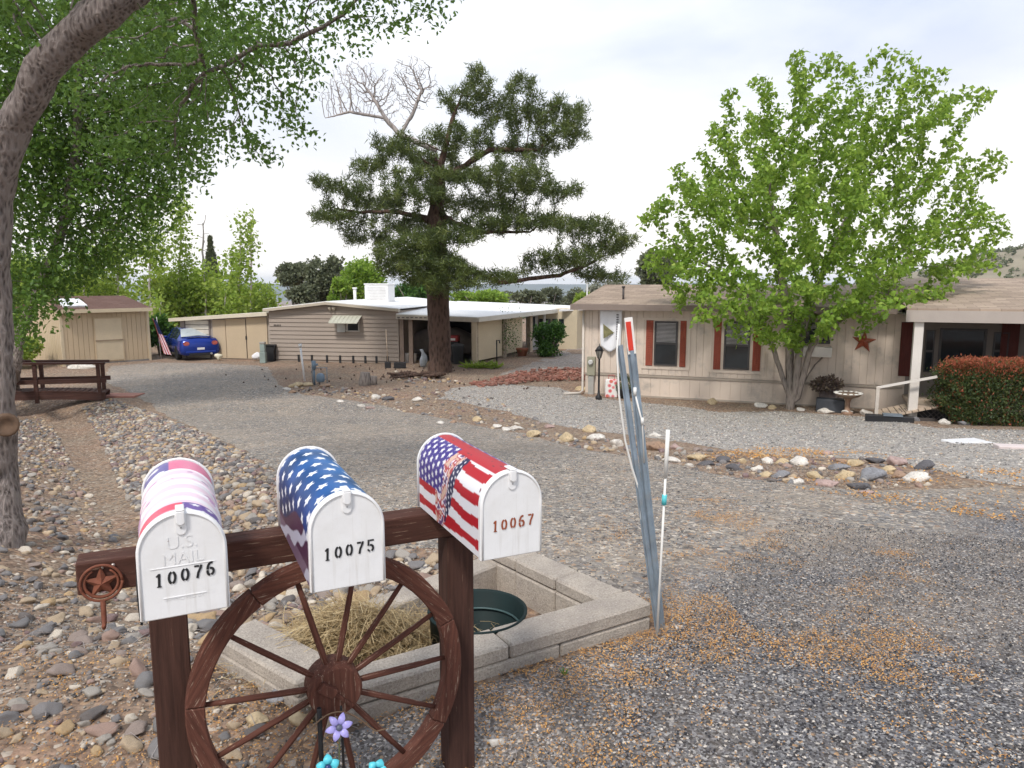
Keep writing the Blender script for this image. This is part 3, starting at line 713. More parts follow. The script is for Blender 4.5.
embossed('U.S.', 0, .175, .046, d1, y=-.0082); embossed('MAIL', 0, .135, .044, d1, y=-.0082)
q = MB(); q.bb(-.075, .075, -.0085, -.007, .128, .1295); q.bb(-.05, .05, -.0085, -.007, .048, .05); q.build('embossed_line', WHT, d1)
embossed('APPROVED BY', 0, .040, .014, d1, y=-.0078)
q = MB(); q.tube([(-HR-.004, .02, .14), (-HR-.006, .012, .08), (-HR-.004, .004, .03), (-HR-.002, .0, -.012)], [.003, .004, .005, .003], 5); q.build('torn_wrap_edge', BLK, m1)
# ---------------------------------------------------------------- wagon wheel
b_ = Vector((bx, by, 0)); n_ = Vector((by, -bx, 0))   # along the beam, towards the camera
WR = .472
hub = Vector((BX0, BY0, 0))+b_*.742+n_*.045; hub.z = WR-.01
wt = thing('wagon_wheel', 'weathered dark brown wooden wagon wheel standing under the mailbox beam', 'wagon wheel', hub, AZ)
def ringpt(r, a, y): return (r*math.cos(a), y, r*math.sin(a))
NF = 7
for k in range(NF):
    half = PI/NF-.002; n = 9; q = MB(); vs = []
    for j in range(n):
        a = -half+2*half*j/(n-1); w = .003*noise.noise(Vector((a*3, k, 0)))
        vs += [ringpt(WR+w, a, -.026), ringpt(WR+w, a, .026), ringpt(WR-.060+w, a, .026), ringpt(WR-.060+w, a, -.026)]
    fs = [(4*j+m, 4*j+(m+1) % 4, 4*j+4+(m+1) % 4, 4*j+4+m) for j in range(n-1) for m in range(4)]+[(0, 1, 2, 3), (4*n-1, 4*n-2, 4*n-3, 4*n-4)]
    q.add(vs, fs); o = q.build('rim_segment', WHL, wt, bevel=.004); o.rotation_euler = (0, -(.35+2*PI*(k+.5)/NF), 0)
for a in (0, 26, 51, 77, 104, 141, 174, 201, 227, 253, 279, 306, 333):
    q = MB(); q.tube([(0, -.004, .05), (0, -.004, .12), (0, -.003, .30), (0, 0, WR-.055)], [.009, .0115, .0105, .0085], 8, wob=.12, seed=a); o = q.build('spoke', WHL, wt); o.rotation_euler = (0, PI/2-R(a+1), 0)
q = MB(); q.lathe([(.088, -.055), (.092, -.045), (.092, .045), (.085, .055)], 32, M=Matrix.Rotation(PI/2, 4, 'X')); hb_ = q.build('hub', WHL, wt)
q = MB(); q.box((-.030, -.066, .022), (.062, .022, .036), Matrix.Rotation(R(38), 3, 'Y')); q.build('hub_block', WHL, hb_, bevel=.003)
q = MB(); q.box((.0, -.060, -.004), (.150, .010, .012), Matrix.Rotation(R(45), 3, 'Y')); q.build('hub_strap', WHL, hb_)
# wire loop, garden stakes and metal flowers in front of the wheel
q = MB(); p0 = hub+n_*.10; q.tube([p0+b_*(-.16+.32*t)+Vector((0, 0, -.15+.11*math.sin(PI*min(1, t*1.15)))) for t in np.linspace(0, 1, 18)], .0028, 5)
tag(q.build('bent_wire', simple('rusty_wire', (.16, .10, .06), .7), bevel=0), 'thin rusty wire arching over the wheel hub', 'wire')
def world_at(px, py, back):     # on the plane parallel to the beam, 'back' metres nearer the camera
    O = Vector((BX0, BY0, 0))+n_*back; t, z = plane_hit(px, py, O, (bx, by)); return O+b_*t+Vector((0, 0, z))
def flower(px, py, r, npet, col, cen, label, a0, pw):
    c = world_at(px, py, .18); t = thing('metal_flower', label, 'garden ornament', (c.x, c.y, 0), AZ-R(8)); z = c.z
    rot = Matrix.Rotation(R(-28), 3, 'X')
    for k in range(npet):
        a = a0+2*PI*k/npet; ca, sa = math.cos(a), math.sin(a); vs = []; n = 7
        for j in range(n+1):
            f = j/n; rr = .006+(r-.006)*f; w = pw*math.sin(PI*min(1, f*.93+.07))**.7
            if j == n: w = .0015
            dep = -.010*math.sin(PI*f)
            for s_, dd in ((-1, 0), (0, .003), (1, 0)):
                p = rot @ Vector((ca*rr-sa*w*s_, dep+dd, sa*rr+ca*w*s_)); vs.append(p+Vector((0, 0, z)))
        q = MB(); q.add(vs, [(3*j+m, 3*j+m+1, 3*j+4+m, 3*j+3+m) for j in range(n) for m in range(2)], 0, True)
        o = q.build('petal', col, t); o.modifiers.new('thick', 'SOLIDIFY').thickness = .0012
    q = MB(); q.lathe([(.0105, 0), (.0105, .004), (.008, .007), (.001, .008)], 14, M=Matrix.Rotation(PI/2-R(28), 4, 'X')); 
    for v in q.v: v.z += z; v.y -= .004
    q.build('flower_centre', cen, t)
    q = MB(); q.tube([(0, .004, z), (.002, .012, z-.03), (-.004, .03, z*.5), (0, .02, -.03)], .0028, 6); q.build('stem', simple('green_stem', (.14, .15, .08), .6), t)
LAV = simple('lavender_enamel', (.42, .38, .78), .35, .12, 30); TUR = simple('turquoise_enamel', (.10, .56, .66), .35, .12, 30)
flower(339, 727, .046, 6, LAV, simple('grey_blue_stone', (.10, .11, .16), .3), 'small lavender metal flower on a stem below the wheel hub', R(8), .0115)
flower(328, 767, .040, 5, TUR, simple('navy_stone', (.02, .04, .15), .3), 'turquoise metal flower below and left of the lavender one', R(90), .0150)
flower(377, 770, .036, 5, TUR, simple('navy_stone2', (.02, .04, .15), .3), 'turquoise metal flower to the right at the bottom edge', R(60), .0150)
for px, py, r, lab in ((319, 708, .0085, 'black garden stake standing left under the wheel hub'), (341, 706, .0045, 'thin dark garden stake right under the wheel hub')):
    c = world_at(px, py, .13); q = MB(); q.tube([(0, 0, c.z), (0, 0, c.z-.004), (0.004, 0, -.05)], [r*.8, r, r], 10); o = q.build('garden_stake', BLK); o.location = (c.x, c.y, 0); tag(o, lab, 'stake')
# ---------------------------------------------------------------- block planter with tub and straw
def conc():
    t = NT('rough_concrete'); co = t.coord(); a = t.noise(co, 4, 6, .65); b = t.noise(co, 95, 4, .7); b2 = t.noise(co, 22, 6, .7)
    c = t.mix(t.ramp(a, [(.38, 0), (.62, 1)]), (.50, .44, .37), (.37, .325, .28)); c = t.mix(t.ramp(b, [(.36, .55), (.5, 0)]), c, (.20, .175, .155)); c = t.mix(t.ramp(b, [(.58, 0), (.66, .5)]), c, (.68, .62, .55)); c = t.mix(t.ramp(b2, [(.60, 0), (.72, .45)]), c, (.28, .24, .20))
    t.bump(t.math('ADD', b, b2), 1., .009); return t.set(c, .92, spec=.2)
CONC = conc()
pl = thing('block_planter', 'low rough concrete block planter holding a dark tub behind the wheel', 'planter', (0, 3.7, 0))
def blockwall(p, q_, w, z0, z1, n, name, side=1, cap=None):
    p, q_ = Vector(p).to_3d(), Vector(q_).to_3d(); d = (q_-p)/n; u = d.normalized(); nn = Vector((-u.y, u.x, 0))*side
    for k in range(n):
        a = p+d*k+u*.003; b = p+d*(k+1)-u*.003; m = MB(); j = random.uniform(-.004, .004); cc = (a+b)/2+nn*(w/2+j); cc.z = (z0+z1)/2+random.uniform(-.003, .003)
        Mx = Matrix((u, Vector((-u.y, u.x, 0)), Vector((0, 0, 1)))).transposed()
        m.box(cc, ((b-a).length, w, z1-z0), Mx); m.build(name, CONC, pl, world=True, bevel=.011)
A_, B_, C_, D_ = PLA, PLB, PLC, PLD
sidep = -1 if False else 1
def inn(p, q_): # is the inner side to the left of p->q?
    return 1
blockwall(A_, B_, .20, .035, .115, 2, 'cap_block', -1 if (Vector(C_)-Vector(A_)).cross(Vector(B_)-Vector(A_)) > 0 else 1)
w1 = MB()
blockwall(A_, B_, .20, -.20, .032, 3, 'wall_block', -1 if (Vector(C_)-Vector(A_)).cross(Vector(B_)-Vector(A_)) > 0 else 1)
sA = (Vector(B_)-Vector(A_)).normalized()
for nm, z0, z1 in (('cap_block', .035, .112), ('wall_block', -.35, .032)):
    pD = Vector(A_)+(Vector(D_)-Vector(A_)).normalized()*.203
    blockwall(pD, D_, .20, z0, z1, 3, nm, 1)
    pC = Vector(B_)+(Vector(C_)-Vector(B_)).normalized()*.203
    blockwall(pC, C_, .24, z0, z1, 1, nm, -1)
    if nm == 'wall_block':
        blockwall(Vector(C_)+Vector((.18, .1)), Vector(D_)-Vector((.15, .12)), .18, z0, .02, 3, nm, -1)
# soil inside
q = MB(); q.prism([(p[0], p[1]) for p in (A_, B_, C_, D_)], -.30, -.15, fn=lambda u, v, w: (u, v, w)); q.build('soil', M['dirt'], pl, world=True)
tub = thing('tub', 'dark green round plastic tub sunk in the planter', 'tub', (-.185, 3.66, -.12))
GT = simple('dark_green_plastic', (.007, .018, .018), .6, .25, 6, spec=.2)
q = MB(); q.lathe([(.235, -.16), (.258, .225), (.266, .228), (.268, .240), (.258, .243), (.248, .235), (.225, -.13), (.0, -.13)], 48); q.build('tub_body', GT, tub)
q = MB(); q.tube([(.232*math.cos(a), .232*math.sin(a), .14) for a in np.linspace(0, 2*PI, 40)], .006, 6); q.build('inner_ring', simple('tub_rib', (.05, .09, .09), .4), tub)
q = MB(); q.lathe([(.233, -.03), (.0, -.03)], 40); q.build('water', simple('dark_water', (.008, .010, .010), .15, spec=.3), tub)
q = MB(); q.tube([(-.10, -.05, .02), (-.085, -.06, .12), (-.088, -.055, .20), (-.075, -.06, .275)], [.006, .0055, .005, .003], 6); q.tube([(-.087, -.056, .15), (-.06, -.08, .18), (-.03, -.09, .195)], [.004, .003, .002], 5)
o = tag(q.build('bare_stick', M['dead']), 'pale bare forked stick standing in the dark tub', 'stick'); o.location = (-.185, 3.66, -.10)
# straw clump
ST = []; nst = 11000
for k in range(nst):
    u, v = random.gauss(0, .24), random.gauss(0, .20); L = random.uniform(.08, .26); a = random.uniform(0, 6.28); el = random.uniform(-.1, .55)
    h = .26*math.exp(-((u/.30)**2+(v/.26)**2)); base = Vector((-.83+u, 3.52+v+.15*u, -.14+random.random()*(h+.10)))
    d = Vector((math.cos(a)*math.cos(el), math.sin(a)*math.cos(el), math.sin(el))); cv = Vector((random.gauss(0, .4), random.gauss(0, .4), -.5-random.random()*.4))
    s_ = d.cross(Vector((0, 0, 1))).normalized()*random.uniform(.0008, .0018)
    pts = [base, base+d*L*.5, base+d*L*.85+cv*L*.25]
    pts = [p if p.z > -.15 else Vector((p.x, p.y, -.14+.02*random.random())) for p in pts]
    ST.append((pts, s_))
V = []; Fc = []
for pts, s_ in ST:
    b = len(V)
    for p in pts: V += [p-s_, p+s_+Vector((0, 0, .001))]
    Fc += [(b, b+1, b+3, b+2), (b+2, b+3, b+5, b+4)]
tag(fast_mesh('straw', V, Fc, M['straw'], rnd=np.repeat(rng.uniform(0, 1, nst), 6)), 'heap of dry golden grass inside the planter behind the wheel', 'dry grass', kind='stuff')
# ---------------------------------------------------------------- leaning marker posts
GALV = simple('galvanised_steel', (.30, .37, .44), .42, .3, 6, .55, .001, 40, (.33, .37, .40)); PVC = simple('white_plastic', (.78, .77, .73), .45, .06)
base = at(657, 628, 3.70)
def post_u(top, bot, w, name, label):
    top, bot = Vector(top), Vector(bot); d = (top-bot).normalized(); L = (top-bot).length
    t = thing(name, label, 'marker post', (bot.x, bot.y, 0)); f = Vector((0, -1, 0)); f = (f-d*f.dot(d)).normalized(); s = d.cross(f); bot = bot-d*.12; L += .12
    pr = [(-w/2, .0), (-w/2, .004), (-w*.32, .004), (-w*.2, .022), (w*.2, .022), (w*.32, .004), (w/2, .004), (w/2, 0), (w*.28, 0), (w*.16, .017), (-w*.16, .017), (-w*.28, 0)]
    q = MB(); q.prism(pr, 0, L, fn=lambda u, v, w_: bot+s*u+f*v+d*w_); q.build('steel_channel', GALV, t, world=True)
    return t, bot, d, f, s, L
p1 = at(619.5, 345, 3.66); t1, b1, dd1, f1, s1, L1_ = post_u(p1, at(657.5, 628, 3.71), .032, 'marker_post', 'left of two leaning galvanised channel posts at the planter corner')
p2 = at(631, 347, 3.74); t2, b2, dd2, f2, s2, L2_ = post_u(p2, at(661, 628, 3.78), .046, 'marker_post', 'wider galvanised post with red and white reflector, leaning at the planter corner')
q = MB(); c = b2+dd2*(L2_+.06)+f2*.012; q.box(c, (.042, .010, .19), Matrix((s2, -f2, dd2)).transposed()); rf = q.build('reflector', PVC, t2, world=True)
q = MB(); c = c+f2*.008-s2*.004; q.box(c, (.026, .005, .15), Matrix((s2, -f2, dd2)).transposed()); q.build('red_strip', simple('red_reflector', (.62, .05, .03), .35), rf, world=True)
q = MB(); q.tube([b2+dd2*(L2_-.62)+f2*.028, b2+dd2*(L2_-.40)+f2*.03+s2*.012, b2+dd2*(L2_-.24)+f2*.03-s2*.01], .0045, 6); q.lathe([(.009, -.012), (.009, .03)], 8, b2+dd2*(L2_-.24)+f2*.03-s2*.01); q.lathe([(.008, -.012), (.008, .025)], 8, b2+dd2*(L2_-.40)+f2*.03+s2*.012); q.build('white_tie', PVC, t2, world=True)
q = MB(); pts = [at(619, 324, 3.63), at(617, 350, 3.62), at(619, 395, 3.62), at(625, 440, 3.64), at(632, 468, 3.66), at(640, 492, 3.67), at(641, 520, 3.69), at(650, 575, 3.70)]
q.tube(pts, [.006, .005, .005, .005, .006, .006, .004, .003], 6); q.build('cord', PVC, t1, world=True)
w0 = at(657, 630, 3.62); w0.z = -.03; w1 = at(668, 430, 3.60)
ws = thing('marker_stake', 'slim white plastic stake with a turquoise ribbon beside the leaning posts', 'stake', (w0.x, w0.y, 0))
q = MB(); q.tube([w0, w0.lerp(w1, .8)], .0062, 8); q.build('stake_rod', PVC, ws, world=True)
q = MB(); q.tube([w0.lerp(w1, .78), w1], [.010, .011], 8); q.build('stake_cap', PVC, ws, world=True)
q = MB(); q.tube([w0.lerp(w1, .655), w0.lerp(w1, .70)], [.013, .012], 8, wob=.3); q.build('ribbon', simple('turquoise_ribbon', (.10, .52, .56), .6), ws, world=True)
# single stones and cone near the planter
def rock(px, py, s, mat, label, group=None, sx=1, k=0, name='rock', flat=None):
    g = gnd(px, py); me = meshfrom('rock', RSH3[(k*5+int(px)) % 14]*np.array([s*sx, s, s*(flat or 1)]), ICO3[1], mat)
    o = put(name, me); o.location = (g.x, g.y, g.z+s*.25); o.rotation_euler = (random.gauss(0, .1), random.gauss(0, .1), random.uniform(-.4, .4)); return tag(o, label, 'rock', group)
rock(265, 0+745, .0, M['b_tan'], 'x') if False else None
rock(498, 745, .045, M['b_white'], 'single pale cream stone on the dark gravel right of the wheel')
rock(704, 628, .028, M['b_brown'], 'small rusty brown clod lying right of the marker posts', flat=1.2)
rock(679, 629, .026, M['b_white'], 'small pale stone just right of the marker post foot')
for px, py, s, mt, lab in ((258, 722, .055, 'b_tan', 'flat tan stone seen through the lower left of the wheel'), (300, 722, .05, 'b_tan', 'upright orange tan stone beside the black garden stake'), (350, 588, .05, 'b_white', 'pale stone behind the straw in the planter'), (278, 700, .06, 'b_grey', 'bluish grey stone seen between wheel spokes'), (391, 722, .05, 'b_grey', 'smooth grey stone seen through the lower right of the wheel')):
    if py < 600: continue
    rock(px, py, s, M[mt], lab)
# weed tuft
g = gnd(564, 678); V = []; Fc = []
for k in range(26):
    a = random.uniform(0, 6.28); L = random.uniform(.02, .06); d = Vector((math.cos(a)*.5, math.sin(a)*.5, 1)).normalized()*L; s_ = Vector((-math.sin(a), math.cos(a), 0))*.005; b = len(V)
    V += [g, g+d*.6-s_, g+d, g+d*.6+s_]; Fc.append((b, b+1, b+2, b+3))
tag(fast_mesh('weed', V, Fc, M['leaf_shrub'], rnd=rng.uniform(.5, 1, len(V))), 'tiny green weed sprouting in the gravel by the planter wall', 'weed')
# ---------------------------------------------------------------- island boulders
isl = [  # px, py, radius px, material, wide, label
 (533, 437, 9, 'b_tan', 1.0, 'round tan boulder at the left end of the island border'), (567, 441, 11, 'b_tan', 1.1, 'large orange tan boulder, second from the left of the island border'),
 (590, 432, 9, 'b_tan', 1.2, 'pale yellow boulder behind the large orange tan one'), (598, 440, 10, 'b_white', 1.3, 'flat cream boulder on the island border left of the marker posts'),
 (618, 446, 10, 'b_white', 1.0, 'white boulder just behind the marker posts'), (656, 450, 13, 'b_brown', 1.3, 'big reddish brown boulder right of the marker posts'), (676, 449, 7, 'b_pink', 1.1, None),
 (698, 460, 8, 'b_tan', 1.5, None), (673, 462, 7, 'b_white', 1.8, None), (724, 462, 8, 'b_dark', 1.3, None), (742, 463, 7, 'b_tan', 1.1, None), (735, 470, 8, 'b_dark', 1.6, None), (707, 465, 7, 'b_dark', 1.6, None),
 (757, 471, 6, 'b_white', 1.1, None), (768, 463, 7, 'b_white', 1.2, None), (781, 464, 8, 'b_tan', 1.2, None), (800, 465, 11, 'b_white', 1.1, 'large cream boulder in the right half of the island'), (766, 476, 7, 'b_tan', 1.2, None), (780, 477, 9, 'b_grey', 1.5, None),
 (797, 484, 6, 'b_white', 1.3, None), (816, 478, 8, 'b_tan', 1.5, None), (826, 486, 8, 'b_pink', 1.8, 'long pinkish stone on the lower edge of the island'), (844, 478, 10, 'b_tan', 1.3, 'pale yellow boulder left of the big blue grey one'), (838, 470, 8, 'b_grey', 1.5, None),
 (873, 479, 15, 'b_grey', 1.3, 'biggest blue grey flat boulder at the right end of the island'), (856, 466, 8, 'b_tan', 1.2, None), (889, 471, 8, 'b_tan', 1.1, None), (900, 478, 9, 'b_brown', 1.0, None), (896, 465, 10, 'b_pink', 1.3, 'dusty pink boulder on the far side of the island'),
 (917, 481, 11, 'b_white', 1.6, 'long white boulder at the right tip of the island'), (924, 469, 8, 'b_dark', 1.4, None), (861, 489, 10, 'b_dark', 1.5, 'dark slate coloured boulder below the big blue grey one'), (867, 495, 6, 'b_pink', 1.4, None), (876, 463, 7, 'b_dark', 1.4, None), (826, 455, 6, 'b_pink', 1.4, None), (842, 463, 6, 'b_brown', 1.5, None),
 (549, 428, 5, 'b_pink', 1.3, None), (516, 430, 6, 'b_white', 1.4, None), (656, 437, 6, 'b_white', 1.6, None), (630, 450, 7, 'b_grey', 1.2, None), (690, 467, 5, 'b_white', 1.5, None),
 (376, 399, 6, 'b_white', 1.1, 'white stone beside a dark log end in the red dirt'), (389, 400, 6, 'b_dark', 1.4, None), (417, 401, 6, 'b_white', 1.3, 'cream stone alone in the dirt right of the stump'),
 (362, 407, 4, 'b_white', 1.5, None), (371, 409, 4, 'b_pink', 1.8, None), (441, 424, 4, 'b_white', 1.3, None), (453, 423, 4, 'b_brown', 1.3, None), (477, 421, 5, 'b_tan', 1.6, None), (497, 428, 5, 'b_white', 1.2, None), (506, 431, 5, 'b_white', 1.2, None),
 (286, 390, 4, 'b_white', 1.4, None), (296, 387, 5, 'b_tan', 1.6, None), (308, 386, 5, 'b_tan', 1.6, None), (292, 393, 4, 'b_brown', 1.5, None), (326, 387, 5, 'b_brown', 1.6, None), (340, 402, 3, 'b_white', 1.6, None),
 (712, 404, 6, 'b_tan', 1.3, None), (760, 407, 5, 'b_white', 1.6, None), (772, 409, 4, 'b_tan', 1.6, None), (826, 413, 6, 'b_white', 1.7, None), (848, 414, 5, 'b_white', 1.4, None), (866, 415, 6, 'b_white', 1.6, None), (895, 419, 6, 'b_white', 1.8, None), (800, 411, 4, 'b_white', 1.4, None), (915, 421, 5, 'b_grey', 1.6, None), (880, 416, 4, 'b_grey', 1.6, None), (945, 424, 6, 'b_white', 1.4, None), (998, 424, 8, 'b_tan', 1.6, 'tan boulder at the foot of the red hedge'), (965, 425, 5, 'b_grey', 1.6, None),
 (620, 391, 5, 'b_white', 1.8, None), (630, 394, 5, 'b_tan', 1.8, None), (582, 390, 5, 'b_tan', 1.9, None)]
for i, (px, py, rp, mt, sx, lab) in enumerate(isl):
    g = gnd(px, py); s = rp*g.length/F*.95
    rock(px, py, s, M[mt], lab or 'stone among the mixed border stones edging the beds and island', None if lab else 'border stones edging the beds and island', sx*.85, i, flat=1.1)
# small fill stones on the island and in the dirt
ISL = G([(505, 425), (560, 434), (640, 442), (700, 450), (770, 455), (860, 459), (935, 470), (930, 488), (850, 492), (760, 482), (690, 470), (600, 452), (520, 440)])
f = scatter(ISL, 260, .03, .08, .8, 31, 1.6)+scatter(G([(330, 395), (420, 385), (500, 400), (560, 425), (510, 432), (430, 416)]), 260, .03, .09, .9, 32, 2)+scatter(G([(290, 385), (345, 388), (380, 400), (300, 394)]), 70, .04, .11, .9, 33, 2)+scatter(G([(395, 372), (440, 378), (470, 384), (400, 384)]), 60, .05, .12, .9, 35, 2)
tag(merged('small_stones', RSH2, ICO2[1], [np.array((x, y, hz(x, y)+s*.2)) for x, y, s in f], [q[2] for q in f], M['rock_a']), 'small mixed stones filling the island and the red dirt', 'stones', kind='stuff')
bk = MB(); bp = scatter(G([(470, 384), (520, 374), (560, 370), (587, 369), (590, 381), (540, 382), (480, 388)]), 700, .04, .11, .45, 34, 1.4)
for x, y, s in bp:
    hgt = .12*math.exp(-((x-1.2)/2.0)**2); bk.box((x, y, hz(x, y)+random.random()*hgt+s*.3), (s*1.6, s*.9, s*.7), Matrix.Rotation(random.uniform(0, 3), 3, 'Z') @ Matrix.Rotation(random.uniform(-.6, .6), 3, 'X'))
tag(bk.build('brick_rubble', simple('broken_red_brick', (.26, .115, .085), .9, .5, 1.3, dirt=(.40, .28, .22)), fix=False), 'heap of broken red brick between the two houses', 'rubble', kind='stuff')
# ---------------------------------------------------------------- buildings
def glass(name, c=(.02, .025, .03)): return simple(name, c, .06, .2, 2, spec=.7)
GLS = glass('window_glass'); TRIM = simple('taupe_trim', (.36, .31, .255), .7, .08); BEIGE = simple('beige_siding', (.62, .525, .44), .75, .06, .6, dirt=(.42, .37, .32))
def shingle(name, c1, c2, s=2.2):
    t = NT(name); co = t.coord('Object', (1, 1, 1)); br = t.n.new('ShaderNodeTexBrick'); t.link(co, br.inputs[0])
    br.inputs['Color1'].default_value = (*c1, 1); br.inputs['Color2'].default_value = (*c2, 1); br.inputs['Mortar'].default_value = (*[q*.45 for q in c1], 1)
    br.inputs['Scale'].default_value = s; br.inputs['Mortar Size'].default_value = .012; br.inputs['Bias'].default_value = -.1; br.inputs['Brick Width'].default_value = .7; br.inputs['Row Height'].default_value = .3
    col = t.mix(t.ramp(t.noise(co, 1.2, 5), [(.3, 0), (.7, .5)]), br.outputs[0], [q*.75 for q in c2]); t.bump(br.outputs[1], -.5, .01); return t.set(col, .92, spec=.2)
SHG = shingle('tan_shingles', (.46, .36, .28), (.29, .225, .175), 1.6); SHB = shingle('brown_shingles', (.13, .075, .06), (.17, .105, .085), 2)
RB_ = wood('red_brown_shutter_paint', (.30, .075, .045), (.30, .075, .045), 2, .9); DRB = wood('dark_red_panel', (.10, .025, .02), (.10, .025, .02), 2, .9)
# house at right: local x along the front wall, y into the house
HO = Vector((2.36, 23.0, 0)); HA = -R(21.3); hd = (math.cos(HA), math.sin(HA)); GZ = -1.66
house = thing('house', 'long beige single storey house with brown red shutters and tan shingle roof at right', 'house', (HO.x, HO.y, GZ), HA)
def hp(px, py): t, z = plane_hit(px, py, HO, hd); return t, z-GZ
def hplane(px, py, off):     # on a plane 'off' metres in front of the wall
    O = HO+Vector((hd[1], -hd[0], 0))*off; t, z = plane_hit(px, py, O, hd); return t, z-GZ
EV = hp(640, 307.5)[1]; HLEN = 20.0; HDEP = 7.6
XP = hp(905, 350)[0]         # where the porch begins
# walls with vertical grooves: real battens
q = MB(); q.bb(0, HLEN, .02, HDEP, .0, EV+.05); q.build('wall', BEIGE, house)
q = MB(); x = 0.0
while x < XP:
    q.bb(x+.006, x+.198, -.004, .021, .72, EV); x += .2037
q.build('siding_board', BEIGE, house)
q = MB(); x = 0.0
while x < XP:
    q.bb(x+.004, x+.296, .0, .021, .05, .63); x += .30
q.build('skirting', BEIGE, house); MB().bb(-.02, XP, -.035, .0, .64, .70).build('skirting_rail', TRIM, house); MB().bb(-.02, XP, -.05, .0, .0, .05).build('base_board', TRIM, house)
for x in (-.02, XP-.13): MB().bb(x, x+.13, -.022, -.0045, .70, EV).build('corner_trim', BEIGE, house)
# roof
RZ = 3.42; ov = .45
q = MB(); sl = (RZ-EV)/(HDEP/2+ov)
for y0, y1, z0, z1 in ((-ov, HDEP/2, EV+.02, RZ), (HDEP+ov, HDEP/2, EV+.02, RZ)):
    q.add([(-.35, y0, z0), (HLEN, y0, z0), (HLEN, y1, z1), (-.35, y1, z1), (-.35, y0, z0+.07), (HLEN, y0, z0+.07), (HLEN, y1, z1+.07), (-.35, y1, z1+.07)], [(0, 1, 2, 3), (4, 5, 6, 7), (0, 1, 5, 4), (1, 2, 6, 5), (2, 3, 7, 6), (3, 0, 4, 7)])
rf = q.build('roof', SHG, house)
q = MB(); q.add([(0, .02, EV), (0, HDEP, EV), (0, HDEP/2, RZ-.06), (.1, .02, EV), (.1, HDEP, EV), (.1, HDEP/2, RZ-.06)], [(0, 1, 2), (3, 4, 5), (0, 1, 4, 3), (1, 2, 5, 4), (2, 0, 3, 5)]); q.build('gable', BEIGE, house)
FAS = simple('brown_fascia', (.22, .175, .15), .6, .08)
MB().bb(-.38, XP-.2, -ov-.06, -ov, EV-.08, EV+.10).build('fascia', FAS, house)
MB().bb(-.38, XP-.2, -ov, .0, EV-.02, EV-.005).build('soffit', TRIM, house)
q = MB(); xv, zv = hp(619, 300); q.tube([(xv, .6, EV+.1), (xv, .6, EV+.62)], .035, 8); q.tube([(xv, .6, EV+.60), (xv, .6, EV+.66)], .055, 8); q.build('roof_vent', simple('dark_vent', (.08, .07, .07), .6), rf)
q = MB(); q.tube([(-.06, -.08, EV-.1), (-.06, -.08, .12), (-.10, -.3, .06), (-.55, -.55, .05)], .04, 8); q.build('downpipe', simple('pale_pipe', (.55, .5, .44), .6), house)
# porch roof further right
PF = 2.2
q = MB(); x0 = XP-.3; zr = 3.62
q.add([(x0, -PF, EV+.06), (HLEN, -PF, EV+.06), (HLEN, HDEP/2, zr), (x0, HDEP/2, zr), (x0, -PF, EV+.13), (HLEN, -PF, EV+.13), (HLEN, HDEP/2, zr+.07), (x0, HDEP/2, zr+.07)], [(0, 1, 2, 3), (4, 5, 6, 7), (0, 1, 5, 4), (1, 2, 6, 5), (2, 3, 7, 6), (3, 0, 4, 7)]); q.build('porch_roof', SHG, house)
MB().bb(x0-.02, HLEN, -PF-.05, -PF, EV-.20, EV+.08).build('porch_fascia', simple('porch_beige', (.40, .35, .31), .7, .05), house)
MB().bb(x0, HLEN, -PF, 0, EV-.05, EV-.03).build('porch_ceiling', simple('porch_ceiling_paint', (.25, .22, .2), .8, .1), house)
WTR = simple('white_trim', (.66, .62, .57), .6, .05)
def pfp(px, py): return hplane(px, py, PF-.15)
for a, b in ((911.5, 923),):
    xa, xb = pfp(a, 360)[0], pfp(b, 360)[0]; MB().bb(xa, xa+.2, -PF+.05, -PF+.25, .0, EV-.06).build('porch_post', WTR, house)
MB().bb(xa+5.2, xa+5.4, -PF+.05, -PF+.25, .0, EV-.06).build('porch_post', WTR, house)
q = MB(); q.bb(XP, HLEN, -PF+.1, -.005, .42, .50); q.build('porch_floor', simple('porch_boards', (.42, .34, .27), .8, .2, 8), house)
q = MB()
for k in range(30):
    x = XP+.1+k*.12
    for s in (-1, 1): q.bar((x, -PF+.08+.004*s, .0), (x+s*.42, -PF+.08+.004*s, .42), .02, .008, (0, 1, 0))
q.build('lattice', simple('dark_lattice', (.10, .085, .08), .8), house, fix=False)
MB().bb(XP, HLEN, -PF+.2, -PF+.22, 0, .4).build('porch_shade_sheet', BLK, house)  # black sheet behind the lattice, standing in for the shade under the porch
DWL = simple('porch_wall_dark', (.20, .17, .15), .8, .05)  # wall under the porch roof is darker than the beige siding
MB().bb(XP+.05, HLEN, -.012, .019, .5, EV-.05).build('porch_wall', DWL, house)
